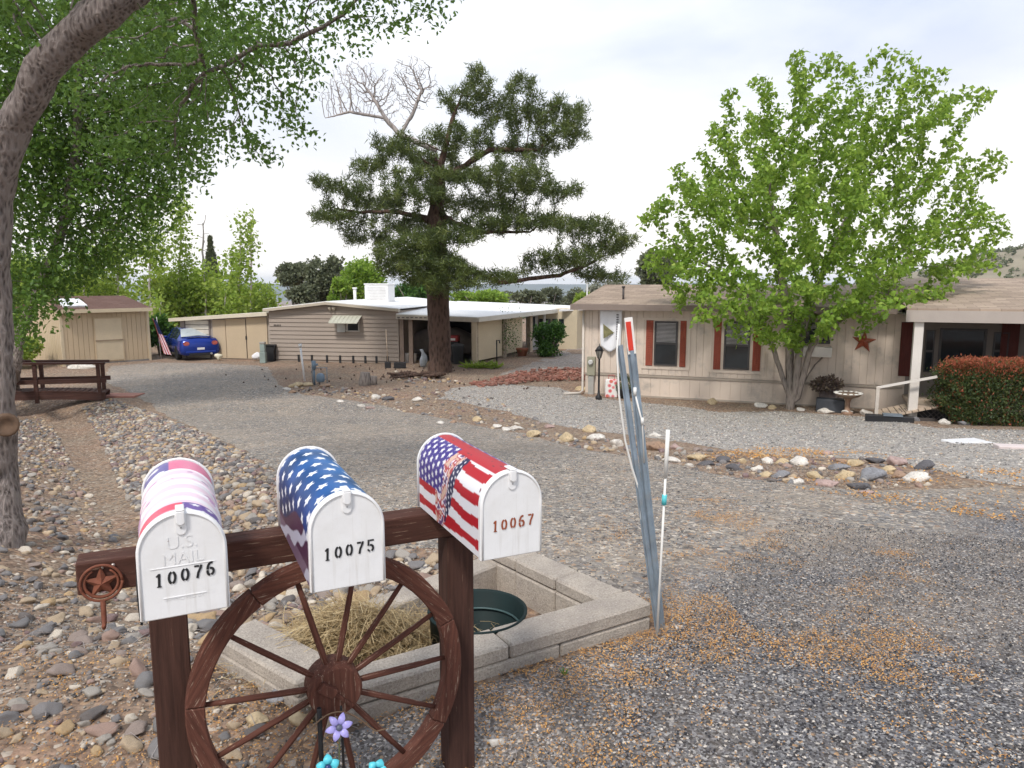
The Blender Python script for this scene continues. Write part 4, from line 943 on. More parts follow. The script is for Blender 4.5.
def win(px0, py0, px1, py1, fr=.06, blind=0.0, shut=0, base=None, hasm=True, off=0, name='window', glz=GLS):
    x0, zt = hp(px0, py0); x1, zb = hp(px1, py1); f = MB(); w = fr; y0 = -.05-off
    f.bb(x0, x1, y0, -.003, zt-w, zt); f.bb(x0, x1, y0, -.003, zb, zb+w); f.bb(x0, x0+w, y0, -.003, zb+w, zt-w); f.bb(x1-w, x1, y0, -.003, zb+w, zt-w)
    wn_ = f.build(name, simple(name+'_frame', (.05, .045, .045), .5), house)
    MB().bb(x0+w, x1-w, -.030-off, -.024-off, zb+w, zt-w).build('pane', glz, wn_)
    if hasm: zm = (zt+zb)/2; MB().bb(x0+w, x1-w, y0+.004, -.006-off, zm-.03, zm+.03).build('mullion', simple('mul', (.05, .045, .045), .5), wn_)
    if blind:
        q = MB(); z = zt-w-.02; zend = zt-(zt-zb)*blind
        while z > zend: q.box(((x0+x1)/2, -.034-off, z), (x1-x0-2*w-.02, .004, .028), Matrix.Rotation(.5, 3, 'X')); z -= .04
        q.build('blind', simple('grey_blind', (.36, .35, .35), .7), wn_, fix=False)
    return wn_, x0, x1, zb, zt
for (a, t, b, bo, sa, sb) in ((655, 321, 677, 366, (646, 653), (680, 686)), (725, 321, 749, 370, (714, 721), (753, 761))):
    wn_, x0, x1, zb, zt = win(a, t, b, bo, .05, .50)
    for s0, s1 in (sa, sb):
        u0, u1 = hp(s0, 345)[0], hp(s1, 345)[0]; q = MB(); q.bb(u0, u1, -.030, -.005, zb-.02, zt+.02)
        z = zb+.03
        while z < zt-.02: q.box(((u0+u1)/2, -.033, z), (u1-u0-.05, .008, .05), Matrix.Rotation(-.35, 3, 'X')); z += .055
        q.build('shutter', RB_, house, fix=False)
    u0, u1 = hp(sa[0]-2, 345)[0], hp(sb[1]+2, 345)[0]; q = MB(); f = .07
    q.bb(u0-f, u1+f, -.028, -.0045, zt+.03, zt+.10); q.bb(u0-f, u1+f, -.028, -.0045, zb-.12, zb-.04); q.bb(u0-f, u0, -.028, -.0045, zb-.04, zt+.03); q.bb(u1, u1+f, -.028, -.0045, zb-.04, zt+.03)
    q.build('window_surround', BEIGE, house)
# kitchen window behind the tree, with its box
wn3, x0, x1, zb, zt = win(794, 322, 830, 344, .06, .3, hasm=False)
q = MB(); q.bb(x0-.05, x1+.05, -.28, -.03, zb-.36, zb-.08); q.build('window_box', WTR, house, bevel=.01)
# porch wall: dark panel, side window, picture window, right panels
a, _ = hp(899.5, 350); b, _ = hp(911, 350); _, z1 = hp(905, 322); _, z0 = hp(905, 376)
MB().bb(a, b, -.05, -.022, z0, z1).build('shutter', DRB, house)
# (the porch wall lies deeper, its openings are placed on the wall plane)
win(926, 330, 932, 372, .03, 0, hasm=True, off=0); 
win(940, 328, 984, 366, .06, 0, hasm=False)
for px in (1013, 1040): xx = hp(px, 350)[0]; MB().bb(xx-.3, xx+.1, -.05, -.014, .55, EV-.2).build('shutter', DRB, house)
win(994, 332, 1006, 370, .04, 0, hasm=True)
# star on the wall
x, z = hp(863.5, 341.5)
s_ = thing('wall_star', 'rusty red five pointed metal star mounted on the beige wall', 'wall star', HO+Vector((hd[0]*x+hd[1]*.03, hd[1]*x-hd[0]*.03, GZ+z)), HA)
o = star3d(.33, .09, 0, .38).build('star_plate', simple('red_rust_star', (.33, .085, .045), .5, .3, 4, .3, dirt=(.30, .18, .10)), s_); o.rotation_euler = (0, R(5), 0)
# banner hanging on the wall
def frm(px, py, off):
    t, z = hplane(px, py, off); p = HO+Vector((hd[0]*t+hd[1]*off, hd[1]*t-hd[0]*off, 0)); p.z = z+GZ; return p
x0, zt = hplane(600, 310, .12); x1, zb = hplane(621.5, 352, .12); bn = thing('banner', 'white cloth banner with a green tree picture hanging on the beige wall', 'banner', (HO.x, HO.y, GZ), HA)
V = []; nu, nv = 14, 20
for j in range(nv+1):
    for i in range(nu+1):
        u, v = i/nu, j/nv; sag = .10*math.sin(PI*u)*v-.16*(1-u)*v*(1-v)*0
        V.append((x0+(x1-x0)*(u*(1-.12*v)+.06*v), -.12-.035*math.sin(u*9+v*3)*(.3+v), zt-(zt-zb)*v*(.86+.14*math.sin(PI*min(1, u*1.1)))))
q = MB(); q.add(V, [(j*(nu+1)+i, j*(nu+1)+i+1, (j+1)*(nu+1)+i+1, (j+1)*(nu+1)+i) for j in range(nv) for i in range(nu)], 0, True)
o = q.build('cloth', simple('white_cloth', (.76, .77, .80), .8, .04), bn); o.modifiers.new('thick', 'SOLIDIFY').thickness = .004
q = MB(); xa, za = hplane(603, 328, .20); xb, zb_ = hplane(614, 332, .20); ym = -.185
q.add([(xa, ym, za+.13), (xa+.02, ym, za-.33), (xb, ym, (za*.5+zb_*.5)-.08)], [(0, 1, 2)]); q.build('tree_picture', simple('olive_print', (.20, .19, .09), .8, .4, 8), bn)
q = MB()
for k in range(11): q.bb(x1-.17, x1-.10, -.175, -.172, zt-.16-k*.075, zt-.12-k*.075)
q.build('vertical_letters', simple('grey_print', (.12, .12, .14), .8), bn)
def hgnd(px, off):       # a spot 'off' metres in front of the house wall
    t, _ = hplane(px, 405, off); p = HO+Vector((hd[0]*t+hd[1]*off, hd[1]*t-hd[0]*off, 0)); p.z = hz(p.x, p.y); return p
# lamp post
def stand(px, py): g = gnd(px, py); return g
g = hgnd(598.5, 1.1)
lp = thing('lamp_post', 'black garden lamp post with a glass lantern at the corner of the beige house', 'lamp post', g)
q = MB(); q.lathe([(.10, 0), (.10, .10), (.045, .16), (.032, .3), (.03, 1.25), (.045, 1.28)], 10); q.build('pole', BLK, lp)
q = MB(); q.lathe([(.05, 1.28), (.11, 1.50), (.12, 1.51)], 6); ln = q.build('lantern_glass', simple('lantern_glass', (.42, .40, .36), .2), lp)
q = MB(); q.lathe([(.14, 1.50), (.06, 1.62), (.015, 1.66), (.01, 1.72)], 6); q.build('lantern_cap', BLK, lp)
q = MB()
for k in range(6):
    a = k*PI/3; q.tube([(.052*math.cos(a), .052*math.sin(a), 1.28), (.117*math.cos(a), .117*math.sin(a), 1.50)], .007, 4)
q.build('lantern_bars', BLK, ln)
# electric meter box
p = frm(591.5, 365, .08); mb = thing('meter_box', 'grey green electric meter box on the corner of the beige house', 'meter box', (p.x, p.y, GZ), HA)
GBX = simple('meter_grey', (.28, .27, .20), .5, .1)
MB().bb(-.13, .13, -.08, .06, .62, 1.22).build('cabinet', GBX, mb, bevel=.01); MB().bb(-.09, .09, -.05, .05, .0, .60).build('conduit_cover', simple('meter_pale', (.36, .35, .32), .6), mb)
q = MB(); q.lathe([(.085, 0), (.085, .05), (.06, .09)], 14, (0, -.08, 1.05), M=Matrix.Rotation(PI/2, 4, 'X')); q.build('meter_dial', simple('dial_glass', (.5, .5, .48), .2), mb)
# decorated bag and round pot beside the lamp
g = hgnd(611, .55); bgt = thing('flower_print_bag', 'red and white flower print bag standing beside the lamp post', 'bag', g)
t_ = NT('flower_print'); cc = t_.coord(); v = t_.voro(cc, 7, 'Distance'); t_.set(t_.ramp(v, [(.0, (.6, .5, .1)), (.18, (.62, .06, .08)), (.42, (.75, .35, .35)), (.5, (.78, .76, .72))]), .7)
MB().bb(-.19, .19, -.10, .10, 0, .58).build('bag_body', t_.m, bgt, bevel=.03)
q = MB(); q.tube([(-.1, 0, .58), (-.08, 0, .70), (.08, 0, .70), (.1, 0, .58)], .01, 5); q.build('handle', simple('bag_handle', (.5, .1, .1), .7), bgt)
g = hgnd(624, .5); wr = thing('round_planter', 'dark round pot with a small bush behind the marker posts', 'plant pot', g)
q = MB(); q.lathe([(.16, 0), (.24, .25), (.26, .3), (.22, .3)], 16); q.build('pot', BLK, wr)
def leafball(name, parent, c, rad, n, L, mat, label=None, cat=None, group=None, kind=None, asp=.55, squash=(1, 1, 1), shell=.55, rfn=None, keep=None, world=True):
    d = rng.normal(0, 1, (n, 3)); d /= np.linalg.norm(d, axis=1)[:, None]; rr = (shell+(1-shell)*rng.uniform(0, 1, n)**.5)
    lob = np.array([1+.22*noise.noise(Vector(q)*2.2+Vector((c[0], c[1], 3))) for q in d])
    P = d*(rr*lob)[:, None]*rad*np.array(squash)+np.array(c)
    if keep is not None: k = keep(P); P = P[k]; d = d[k]
    return leaf_cloud(name, parent, P, d, L, mat, asp, rfn)
def leaf_cloud(name, parent, P, D0, L, mat, asp=.55, rfn=None, droop=.35):
    n = len(P); D = D0*.7+rng.normal(0, .7, (n, 3)); D[:, 2] -= droop; D /= np.linalg.norm(D, axis=1)[:, None]
    U = rng.normal(0, .6, (n, 3)); U[:, 2] += .5; S = np.cross(D, U); S /= (np.linalg.norm(S, axis=1)[:, None]+1e-6); Nn = np.cross(S, D)
    l = (L*rng.uniform(.6, 1.25, n))[:, None]; a = P
    V = np.stack([a, a+D*l*.45+S*l*asp/2+Nn*l*.10, a+D*l, a+D*l*.45-S*l*asp/2+Nn*l*.10], 1).reshape(-1, 3)
    f = np.arange(n)[:, None]*4; Fc = np.concatenate([f+np.array([0, 1, 2]), f+np.array([0, 2, 3])])
    r = rng.uniform(0, 1, n)*.75+.25*np.clip(.5+.5*Nn[:, 2], 0, 1) if rfn is None else rfn(P)  # leaves facing up get a lighter tone, top light put into the colour
    return fast_mesh(name, V, Fc, mat, parent, rnd=np.repeat(r, 4))
leafball('bush', wr, g+Vector((0, 0, .45)), .25, 500, .10, M['leaf_dark'])
# birdbath, planters near the steps
g = gnd(847, 414); bb = thing('birdbath', 'stone birdbath with a white scalloped rim in front of the beige house', 'birdbath', g)
q = MB(); q.lathe([(.15, 0), (.14, .05), (.07, .10), (.055, .30), (.08, .40), (.13, .44)], 16); q.build('pedestal', simple('terracotta_brown', (.30, .19, .13), .8, .2), bb)
q = MB(); q.lathe([(.10, .43), (.26, .48), (.33, .54), (.34, .56), (.30, .56), (.22, .51), (0, .50)], 24); q.build('bowl', simple('brown_bowl', (.26, .19, .14), .7, .2), bb)
q = MB()
for k in range(14): a = 2*PI*k/14; q.lathe([(.052, -.012), (.058, 0), (.05, .016), (.0, .022)], 8, (.315*math.cos(a), .315*math.sin(a), .575))
q.build('scalloped_rim', simple('white_rim', (.75, .73, .68), .6, .05), bb)
p = hgnd(830, .75); tr = thing('planter_trough', 'dark planter trough with brown dried plants left of the birdbath', 'planter', p, HA)
MB().bb(-.36, .36, -.2, .2, 0, .36).build('trough', simple('dark_blue_grey', (.05, .055, .065), .5), tr, bevel=.02)
MB().bb(-.28, .22, .22, .5, .1, .62).build('back_tub', simple('brown_grey_tub', (.13, .10, .09), .7), tr, bevel=.02)
leafball('dried_plant', tr, p+Vector((0, .3, .72)), .34, 700, .11, M['leaf_brown'], squash=(1.2, .8, .6))
p = hgnd(812, .5); leafball_o = None
# steps with handrail
stp = thing('porch_steps', 'wooden porch ramp with a pale handrail beside the red hedge', 'steps', hgnd(903, 1.3), HA)
RMP = simple('ramp_boards', (.48, .38, .29), .8, .15, 6)
q = MB()
for k in range(9): q.box((-.55+.14*k, -.4, .10+.042*k), (.125, 1.25, .035), Matrix.Rotation(-.3, 3, 'Y'))
q.build('board', RMP, stp, fix=False)
q = MB(); q.bar((-.72, -1.05, 0), (-.72, -1.05, .88), .08, .08); q.build('rail_post', simple('pale_rail', (.50, .45, .39), .7), stp)
q = MB(); q.bar((-.75, -1.05, .86), (.55, -1.05, 1.20), .04, .06); q.build('handrail', WTR, stp)
q = MB(); q.bb(-.6, .6, -1.06, -1.0, 0, .16); q.build('side_board', simple('dark_side', (.07, .06, .055), .8), stp)
p = hgnd(889, 2.9); t = thing('low_trough', 'low black trough with a blue grey lid in front of the porch steps', 'trough', p, HA)
MB().bb(-.5, .55, -.12, .12, 0, .16).build('trough_body', BLK, t, bevel=.01); MB().bb(-.12, .30, -.15, .13, .162, .20).build('lid', simple('blue_grey_lid', (.16, .19, .22), .5), t)
# hedge
HG = Vector((12.75, 16.5, 0)); hg = thing('hedge', 'clipped photinia hedge with red leaf tips in front of the porch', 'hedge', (HG.x, HG.y, -1.55), HA)
n = 62000; P = rng.uniform(-1, 1, (n, 3)); fs_ = rng.integers(0, 5, n)
for i, (ax, sg) in enumerate(((0, -1), (1, -1), (2, 1), (0, 1), (1, 1))):
    k = fs_ == i; P[k, ax] = sg*(1-np.abs(rng.normal(0, .22, k.sum())))
wob = np.array([noise.noise(Vector(q)*2.5) for q in P])
sup = (np.abs(P[:, 0])**5+np.abs(P[:, 1])**5+np.abs(P[:, 2])**5)**(1/5); P = P/np.maximum(sup, 1)[:, None]
P = P*np.array([2.5, .85, .74])*(1+.15*wob+np.where(rng.uniform(0, 1, n) < .05, rng.uniform(0, .10, n), 0))[:, None]; hh = P[:, 2]/.74
c, s = math.cos(HA), math.sin(HA); X = P[:, 0]*c-P[:, 1]*s+HG.x; Y = P[:, 0]*s+P[:, 1]*c+HG.y
PW = np.stack([X, Y, P[:, 2]-1.42+.74], 1)
leaf_cloud('foliage', hg, PW, np.tile([0, 0, .8], (n, 1)), .075, M['leaf_hedge'], .5, lambda Q: np.clip(np.where(hh+rng.normal(0, .18, n) > .74, rng.uniform(.66, 1, n), np.where(rng.uniform(0, 1, n) < .10, rng.uniform(.6, .95, n), rng.uniform(0, .6, n))), 0, 1), droop=-.3)
q = MB(); q.box((0, 0, .62), (4.4, 1.1, 1.0)); 
q = MB()
for k in range(26): x = -2.2+k*.18; q.tube([(x, random.uniform(-.3, .3), 0), (x+random.uniform(-.2, .2), random.uniform(-.3, .3), .5), (x+random.uniform(-.3, .3), random.uniform(-.5, .5), 1.15)], [.025, .018, .006], 5)
q.build('stem', M['bark_maple'], hg)
g = gnd(969, 443); sl_ = MB().bb(-.36, .36, -.26, .26, -.03, .03).build('concrete_slab', simple('white_slab', (.66, .66, .66), .8, .06), bevel=.01); sl_.location = g; sl_.rotation_euler = (0, 0, R(12)); tag(sl_, 'flat white concrete slab lying in the pale gravel left of the frame edge', 'slab')
g = gnd(1019, 449); sl_ = MB().bb(-.35, .35, -.12, .12, -.03, .06).build('board_offcut', simple('pinkish_board', (.62, .54, .52), .8, .06), bevel=.01); sl_.location = g; sl_.rotation_euler = (0, 0, R(-12)); tag(sl_, 'pale pinkish board on the gravel at the right edge', 'board')
# ---------------------------------------------------------------- left house with carport
TAU = simple('taupe_siding', (.335, .28, .235), .7, .05, .5); CRM = simple('cream_panel', (.62, .52, .36), .8, .07, .7); CRD = simple('cream_trim', (.48, .40, .29), .8, .08)
WRF = simple('white_roof_coating', (.80, .80, .79), .6, .05, .4); PALE = simple('pale_trim', (.50, .44, .35), .7, .06)
FA = -R(10); fd = (math.cos(FA), math.sin(FA)); FO = Vector((-.3361*33, 33.0, 0)); FZ = -1.67
LH = thing('mobile_home', 'taupe clapboard home with a white flat roof and an open carport behind the pine', 'house', (FO.x, FO.y, FZ), FA)
def fp(px, py, off=0):
    O = FO+Vector((fd[1], -fd[0], 0))*off; t, z = plane_hit(px, py, O, fd); return t, z-FZ
x1 = fp(399, 340)[0]; zl = fp(270.5, 311)[1]; zp = fp(328, 304)[1]; zr_ = fp(398, 311)[1]; xp = fp(328, 304)[0]
def topz(x): return zl+(zp-zl)*x/xp if x < xp else zp+(zr_-zp)*(x-xp)/(x1-xp)
q = MB(); q.prism([(0, 0), (x1, 0), (x1, zr_), (xp, zp), (0, zl)], 0, 11); q.build('wall', TAU, LH)
q = MB(); z = .12; nb = 0
while z < zp:
    top = z+.175
    for (xa, xb) in ((0, xp), (xp, x1)):
        n = 8
        for k in range(n):
            u0, u1 = xa+(xb-xa)*k/n, xa+(xb-xa)*(k+1)/n
            t0, t1 = min(top, topz(u0)), min(top, topz(u1))
            if t0 <= z+.01 and t1 <= z+.01: continue
            q.add([(u0, -.045, z), (u1, -.045, z), (u1, -.012, max(t1, z)), (u0, -.012, max(t0, z)), (u0, -.005, z), (u1, -.005, z)], [(0, 1, 2, 3), (0, 1, 5, 4)])
    z += .187
q.build('clapboard', TAU, LH, fix=False)
q = MB()
q.prism([(-.15, zl-.02), (xp, zp-.02), (x1+.1, zr_-.02), (x1+.1, zr_+.09), (xp, zp+.09), (-.15, zl+.09)], -.30, -.05); q.build('rake_fascia', PALE, LH)
q = MB(); q.prism([(-.15, zl+.092), (xp, zp+.092), (x1+.1, zr_+.092), (x1+.1, zr_+.12), (xp, zp+.13), (-.15, zl+.12)], -.28, 11.3); q.build('roof', WRF, LH)
# window, awning, air cooler
xa, za = fp(338, 325, .0); xb, zb = fp(360, 331.5, 0)
f = MB(); zb2 = fp(350, 331.5)[1]; f.bb(xa, xb, -.075, -.005, zb2, za+.25); wn_ = f.build('window', simple('pale_frame', (.55, .52, .48), .6), LH)
MB().bb(xa+.50, xb-.05, -.085, -.077, zb2+.05, za+.22).build('pane', GLS, wn_); MB().bb(xa+.04, xa+.40, -.20, -.078, zb2-.02, za+.12).build('air_conditioner', simple('pale_ac', (.5, .5, .47), .6), wn_)
a0, z0 = fp(334, 316); a1, z1 = fp(362, 316); _, zl0 = fp(350, 323.5, .6)
q = MB(); q.add([(a0, -.05, z0), (a1, -.05, z0), (a1, -.62, z0-.30), (a0, -.62, z0-.30), (a0, -.05, z0+.03), (a1, -.05, z0+.03), (a1, -.62, z0-.27), (a0, -.62, z0-.27)], [(0, 1, 2, 3), (4, 5, 6, 7), (0, 1, 5, 4), (1, 2, 6, 5), (2, 3, 7, 6), (3, 0, 4, 7)])
for k in range(8): u = a0+(a1-a0)*k/7; q.bar((u, -.06, z0+.035), (u, -.61, z0-.265), .03, .02)
q.build('awning', simple('pale_green_awning', (.50, .50, .42), .6, .06), LH)
for k, px in enumerate((302, 315, 330, 343, 356, 368, 379, 390)): u = fp(px, 355)[0]; MB().bb(u-.045, u+.045, -.35, -.30, 0, .36).build('border_stake', BLK, LH)
q = MB()
for k in range(5): u = fp(274.5+k*1.5, 327)[0]; q.bb(u, u+.035, -.055, -.05, 1.62, 1.70)
q.build('house_number', BLK, LH); u = fp(331, 311)[0]
q = MB(); q.lathe([(.05, 0), (.09, .1), (.09, .16)], 8, (u, -.12, zp-.28)); q.lathe([(.05, 0), (.09, .1), (.09, .16)], 8, (u+.18, -.12, zp-.28)); q.build('flood_light', PALE, LH)
# carport: fascia roof slab over posts, open front, panelled side
ca, cz = fp(400, 317, .3); cb, cz2 = fp(478, 319, .3)
u_c = fp(478, 340, .3)[0]; cr = Vector((math.cos(R(90-25.5)), math.sin(R(90-25.5)), 0))   # receding direction in world
def L2(p): return ROOT[LH.name].inverted() @ Vector(p)
Pc = FO+Vector((fd[0]*u_c, fd[1]*u_c, 0))+Vector((fd[1], -fd[0], 0))*.3     # front right corner of the carport roof
Pe = Pc+cr*13.6
zc = 0.28; zc2 = .36
def wquad(q, pts, h, mi=0):
    n = len(pts); q.add(list(pts)+[Vector(p)+Vector((0, 0, h)) for p in pts], [tuple(range(n))[::-1], tuple(range(n, 2*n))]+[(i, (i+1) % n, (i+1) % n+n, i+n) for i in range(n)], mi)
Pl = FO+Vector((fd[0]*x1, fd[1]*x1, 0))+Vector((fd[1], -fd[0], 0))*.3; back = Vector((-fd[1], fd[0], 0))*11
q = MB(); Z = lambda p, z: Vector((p.x, p.y, z))
wquad(q, [Z(Pl, zc+.12), Z(Pc, zc), Z(Pe, zc+.10), Z(Pl+back, zc+.42)], .17); q.build('carport_roof', WRF, LH, world=True)
q = MB(); nrm = Vector((fd[1], -fd[0], 0)); wquad(q, [Z(Pl+nrm*.02, zc+.06), Z(Pc+nrm*.02, zc-.05), Z(Pc+nrm*.07, zc-.05), Z(Pl+nrm*.07, zc+.06)], .19); q.build('carport_fascia', simple('weathered_fascia', (.42, .38, .32), .7, .2, 3), LH, world=True)
rn = Vector((cr.y, -cr.x, 0)); q = MB(); wquad(q, [Z(Pc+rn*.02, zc-.04), Z(Pe+rn*.02, zc+.06), Z(Pe+rn*.06, zc+.06), Z(Pc+rn*.06, zc-.04)], .20); q.build('side_fascia', simple('cream_white_fascia', (.66, .63, .55), .6, .06), LH, world=True)
q = MB()
for k in range(9): p = Pl.lerp(Pc, .02+.055*k)+nrm*.075; wquad(q, [Z(p, zc+.10), Z(p+Vector((.12, -.02, 0)), zc+.10), Z(p+Vector((.12, -.03, 0))+nrm*.01, zc+.10), Z(p+nrm*.01, zc+.10)], .05)
q.build('fascia_vent', simple('dark_vents', (.12, .11, .10), .8), LH, world=True)
# side wall of cream panels set back under the roof edge
So = Pc-nrm*.35-rn*.45
def sidept(s, off=0): return So+cr*s-rn*off
def sidepx(px, off=0):
    O = So-rn*off; return plane_hit(px, 350, O, (cr.x, cr.y))[0]
def sidebox(name, s0, s1, z0, z1, mat, off=0, th=.06, parent=None):
    q = MB(); a, b = sidept(s0, off), sidept(s1, off); wquad(q, [Z(a, z0), Z(b, z0), Z(b-rn*th, z0), Z(a-rn*th, z0)], z1-z0); return q.build(name, mat, parent or LH, world=True)
s = [sidepx(px) for px in (476, 503, 508, 524, 531, 541, 556, 575)]
sidebox('cream_panel', s[0]+.15, s[1]-.1, FZ+.12, zc, CRM); sidebox('cream_panel', s[2], s[3], FZ+.16, zc+.02, CRM, .1)
PIL = simple('stone_pillar', (.42, .34, .25), .9, .35, 9, bump=.02, dirt=(.25, .19, .14))
for a_, w in ((s[0]-.12, .26), (s[1]-.05, .36), (s[4]-.2, .3)): sidebox('pillar', a_, a_+w, FZ-.02, zc, PIL, -.05, .22)
sidebox('opening_shade_panel', s[3]+.05, s[4]-.25, FZ, zc, BLK, .4); sidebox('entry_wall', s[4]+.15, s[5]+.3, FZ, zc, simple('grey_entry', (.36, .36, .35), .7), .3)  # the black panel stands in for the shade inside the opening
sidebox('entry_window', s[4]+.5, s[5]-.2, FZ+.7, FZ+1.8, GLS, .26, .03); q = MB(); p0_, p1_ = sidept(0, -.02), sidept(0, -.02)
q = MB(); q.tube([Z(Pc-nrm*.2+cr*.1, zc-.02), Z(So+rn*.06+cr*.05, zc-.14), Z(So+rn*.06+cr*.05, FZ+.05)], .04, 6); q.build('downpipe', PALE, LH, world=True)
pw = sidept(s[5]+.25, -.08); q = MB(); q.tube([Z(pw, zc), Z(pw, FZ+.25), Z(pw+rn*.3, FZ+.05), Z(pw+rn*.8, FZ+.05)], .07, 6); q.build('downpipe', simple('white_pipe', (.7, .7, .68), .5), LH, world=True)
# rear wing whose end wall faces the camera
Wg = sidept(sidepx(541)+.6, .5); Wd = Vector((fd[0], fd[1], 0)); Ww = plane_hit(577, 330, Wg, fd)[0]
q = MB(); wquad(q, [Z(Wg, FZ), Z(Wg+Wd*Ww, FZ), Z(Wg+Wd*Ww+cr*6, FZ), Z(Wg+cr*6, FZ)], zc+.25-FZ); q.build('rear_wing', simple('cream_wing', (.56, .48, .34), .8, .06), LH, world=True)
for k in range(4):
    a_ = Wg+Wd*(.12+.36*k)+nrm*.03; q = MB(); wquad(q, [Z(a_, FZ+.9), Z(a_+Wd*.27, FZ+.9), Z(a_+Wd*.27+nrm*.03, FZ+.9), Z(a_+nrm*.03, FZ+.9)], .75); q.build('wing_window', GLS, LH, world=True)
q = MB(); wquad(q, [Z(Pe-cr*5+rn*.3, zc+.12), Z(Pe+rn*2.9-cr*1.8, zc+.24), Z(Pe+rn*2.9+cr*3, zc+.3), Z(Pe+cr*3, zc+.3)], .10); q.build('wing_roof', WRF, LH, world=True)
# inside of the carport
q = MB(); dk = simple('carport_shade_wall', (.045, .04, .038), .9, .3, 2)  # near-black colour paints the carport's inner shade onto its closing back wall
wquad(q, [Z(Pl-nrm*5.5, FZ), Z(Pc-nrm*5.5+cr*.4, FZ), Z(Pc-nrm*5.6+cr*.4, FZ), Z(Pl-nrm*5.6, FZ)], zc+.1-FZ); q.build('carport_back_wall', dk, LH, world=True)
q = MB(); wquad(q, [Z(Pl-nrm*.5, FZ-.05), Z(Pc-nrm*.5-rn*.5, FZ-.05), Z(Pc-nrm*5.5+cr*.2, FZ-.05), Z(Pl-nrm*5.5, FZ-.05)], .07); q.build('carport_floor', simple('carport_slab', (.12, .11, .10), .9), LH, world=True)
for px in (402, 411): u = fp(px, 340, .15)[0]; MB().bb(u-.09, u+.09, -.2, -.06, 0, zr_-.25).build('carport_post', simple('brown_post', (.20, .15, .12), .8), LH)
u = fp(475, 340, .2)[0]; MB().bb(u-.10, u+.08, -.28, -.1, 0, zc-FZ+.0).build('carport_post', CRD, LH)
# roof cooler and vents
t, z = fp(380, 300, -4.5); cx = FO+Vector((fd[0]*t, fd[1]*t, 0))+Vector((-fd[1], fd[0], 0))*4.5
cool = thing('roof_cooler', 'white box shaped evaporative cooler standing on the white roof', 'cooler', (cx.x, cx.y, .95), FA)
q = MB(); q.bb(-.62, .62, -.5, .5, .0, .86); q.build('cabinet', simple('cooler_white', (.84, .84, .84), .5, .03), cool, bevel=.03); q = MB(); q.bb(-.65, .65, -.53, .53, .86, .93); q.build('lid', simple('cooler_lid', (.78, .78, .78), .5, .03), cool, bevel=.02)
for k in range(8): q = None
q = MB()
for k in range(9): q.bb(-.5, .5, -.512, -.501, .12+.075*k, .15+.075*k)
q.build('louvres', simple('louvre_grey', (.62, .62, .62), .5), cool); q = MB(); q.bb(-.55, .55, -.3, .3, -.35, .0); q.build('duct', PALE, cool)
t, z = fp(355, 300, -5); cx = FO+Vector((fd[0]*t, fd[1]*t, 0))+Vector((-fd[1], fd[0], 0))*5
q = MB(); q.tube([(0, 0, 0), (0, 0, .75)], .08, 10); q.tube([(0, 0, .7), (0, 0, .78)], .12, 10); o = q.build('vent_pipe', WHT); o.location = (cx.x, cx.y, .9); tag(o, 'white vent pipe on the roof left of the cooler', 'vent pipe')
# ---------------------------------------------------------------- storage building at far left of the home
SO = FO+Vector((-.02, .35, 0)); sa_ = -R(9.0); sd = (-math.cos(R(13)), math.sin(R(13)))
u_end = plane_hit(180, 340, SO, sd)[0]
sb = thing('storage_building', 'low tan storage building with a white roller door and double doors', 'shed', (SO.x, SO.y, -1.67), math.atan2(sd[1], sd[0])+PI)
def sp(px, py): t, z = plane_hit(px, py, SO, sd); return -t, z+1.67
TANP = simple('tan_panel', (.50, .40, .275), .8, .07, .8); TANG = simple('grey_tan_panel', (.38, .33, .28), .8, .06)
zR = sp(268, 315)[1]; zL = sp(182, 321)[1]; X0 = sp(181, 340)[0]
q = MB(); q.prism([(X0, 0), (0, 0), (0, zR), (X0, zL)], 0, 6); q.build('wall', TANG, sb)
q = MB(); q.prism([(X0-.35, zL-.02), (0, zR-.02), (0, zR+.14), (X0-.35, zL+.14)], -.35, 6.2); q.build('roof', simple('pale_roof_edge', (.62, .56, .44), .7, .08), sb)
for (a_, b_2, nm) in ((214, 226.5, 'fixed_panel'), (227, 247, 'door'), (247.6, 268, 'door')):
    ua, ub = sp(a_, 340)[0], sp(b_2, 340)[0]; q = MB(); zt_ = zL+(zR-zL)*((ua+ub)/2-X0)/(0-X0)-.06; q.bb(ua, ub, -.05, -.004, .06, zt_)
    dd_ = q.build(nm, TANP, sb)
ul = sp(247, 340)[0]; q = MB(); q.bb(ul-.03, ul+.04, -.075, -.052, .95, 1.12); q.bb(ul-.01, ul+.01, -.06, -.052, .1, 1.9); q.build('latch', BLK, sb)
ua, ub = sp(187, 340)[0], sp(210, 340)[0]; q = MB(); q.bb(ua-.08, ub+.08, -.03, -.004, 0, 1.98); q.build('door_frame', simple('brown_frame', (.20, .17, .15), .8), sb)
q = MB()
for k in range(8): q.bb(ua, ub, -.06, -.031, .05+k*.225, .05+k*.225+.20)
q.build('roller_door', simple('pale_roller', (.62, .57, .48), .6, .05), sb, bevel=.015)
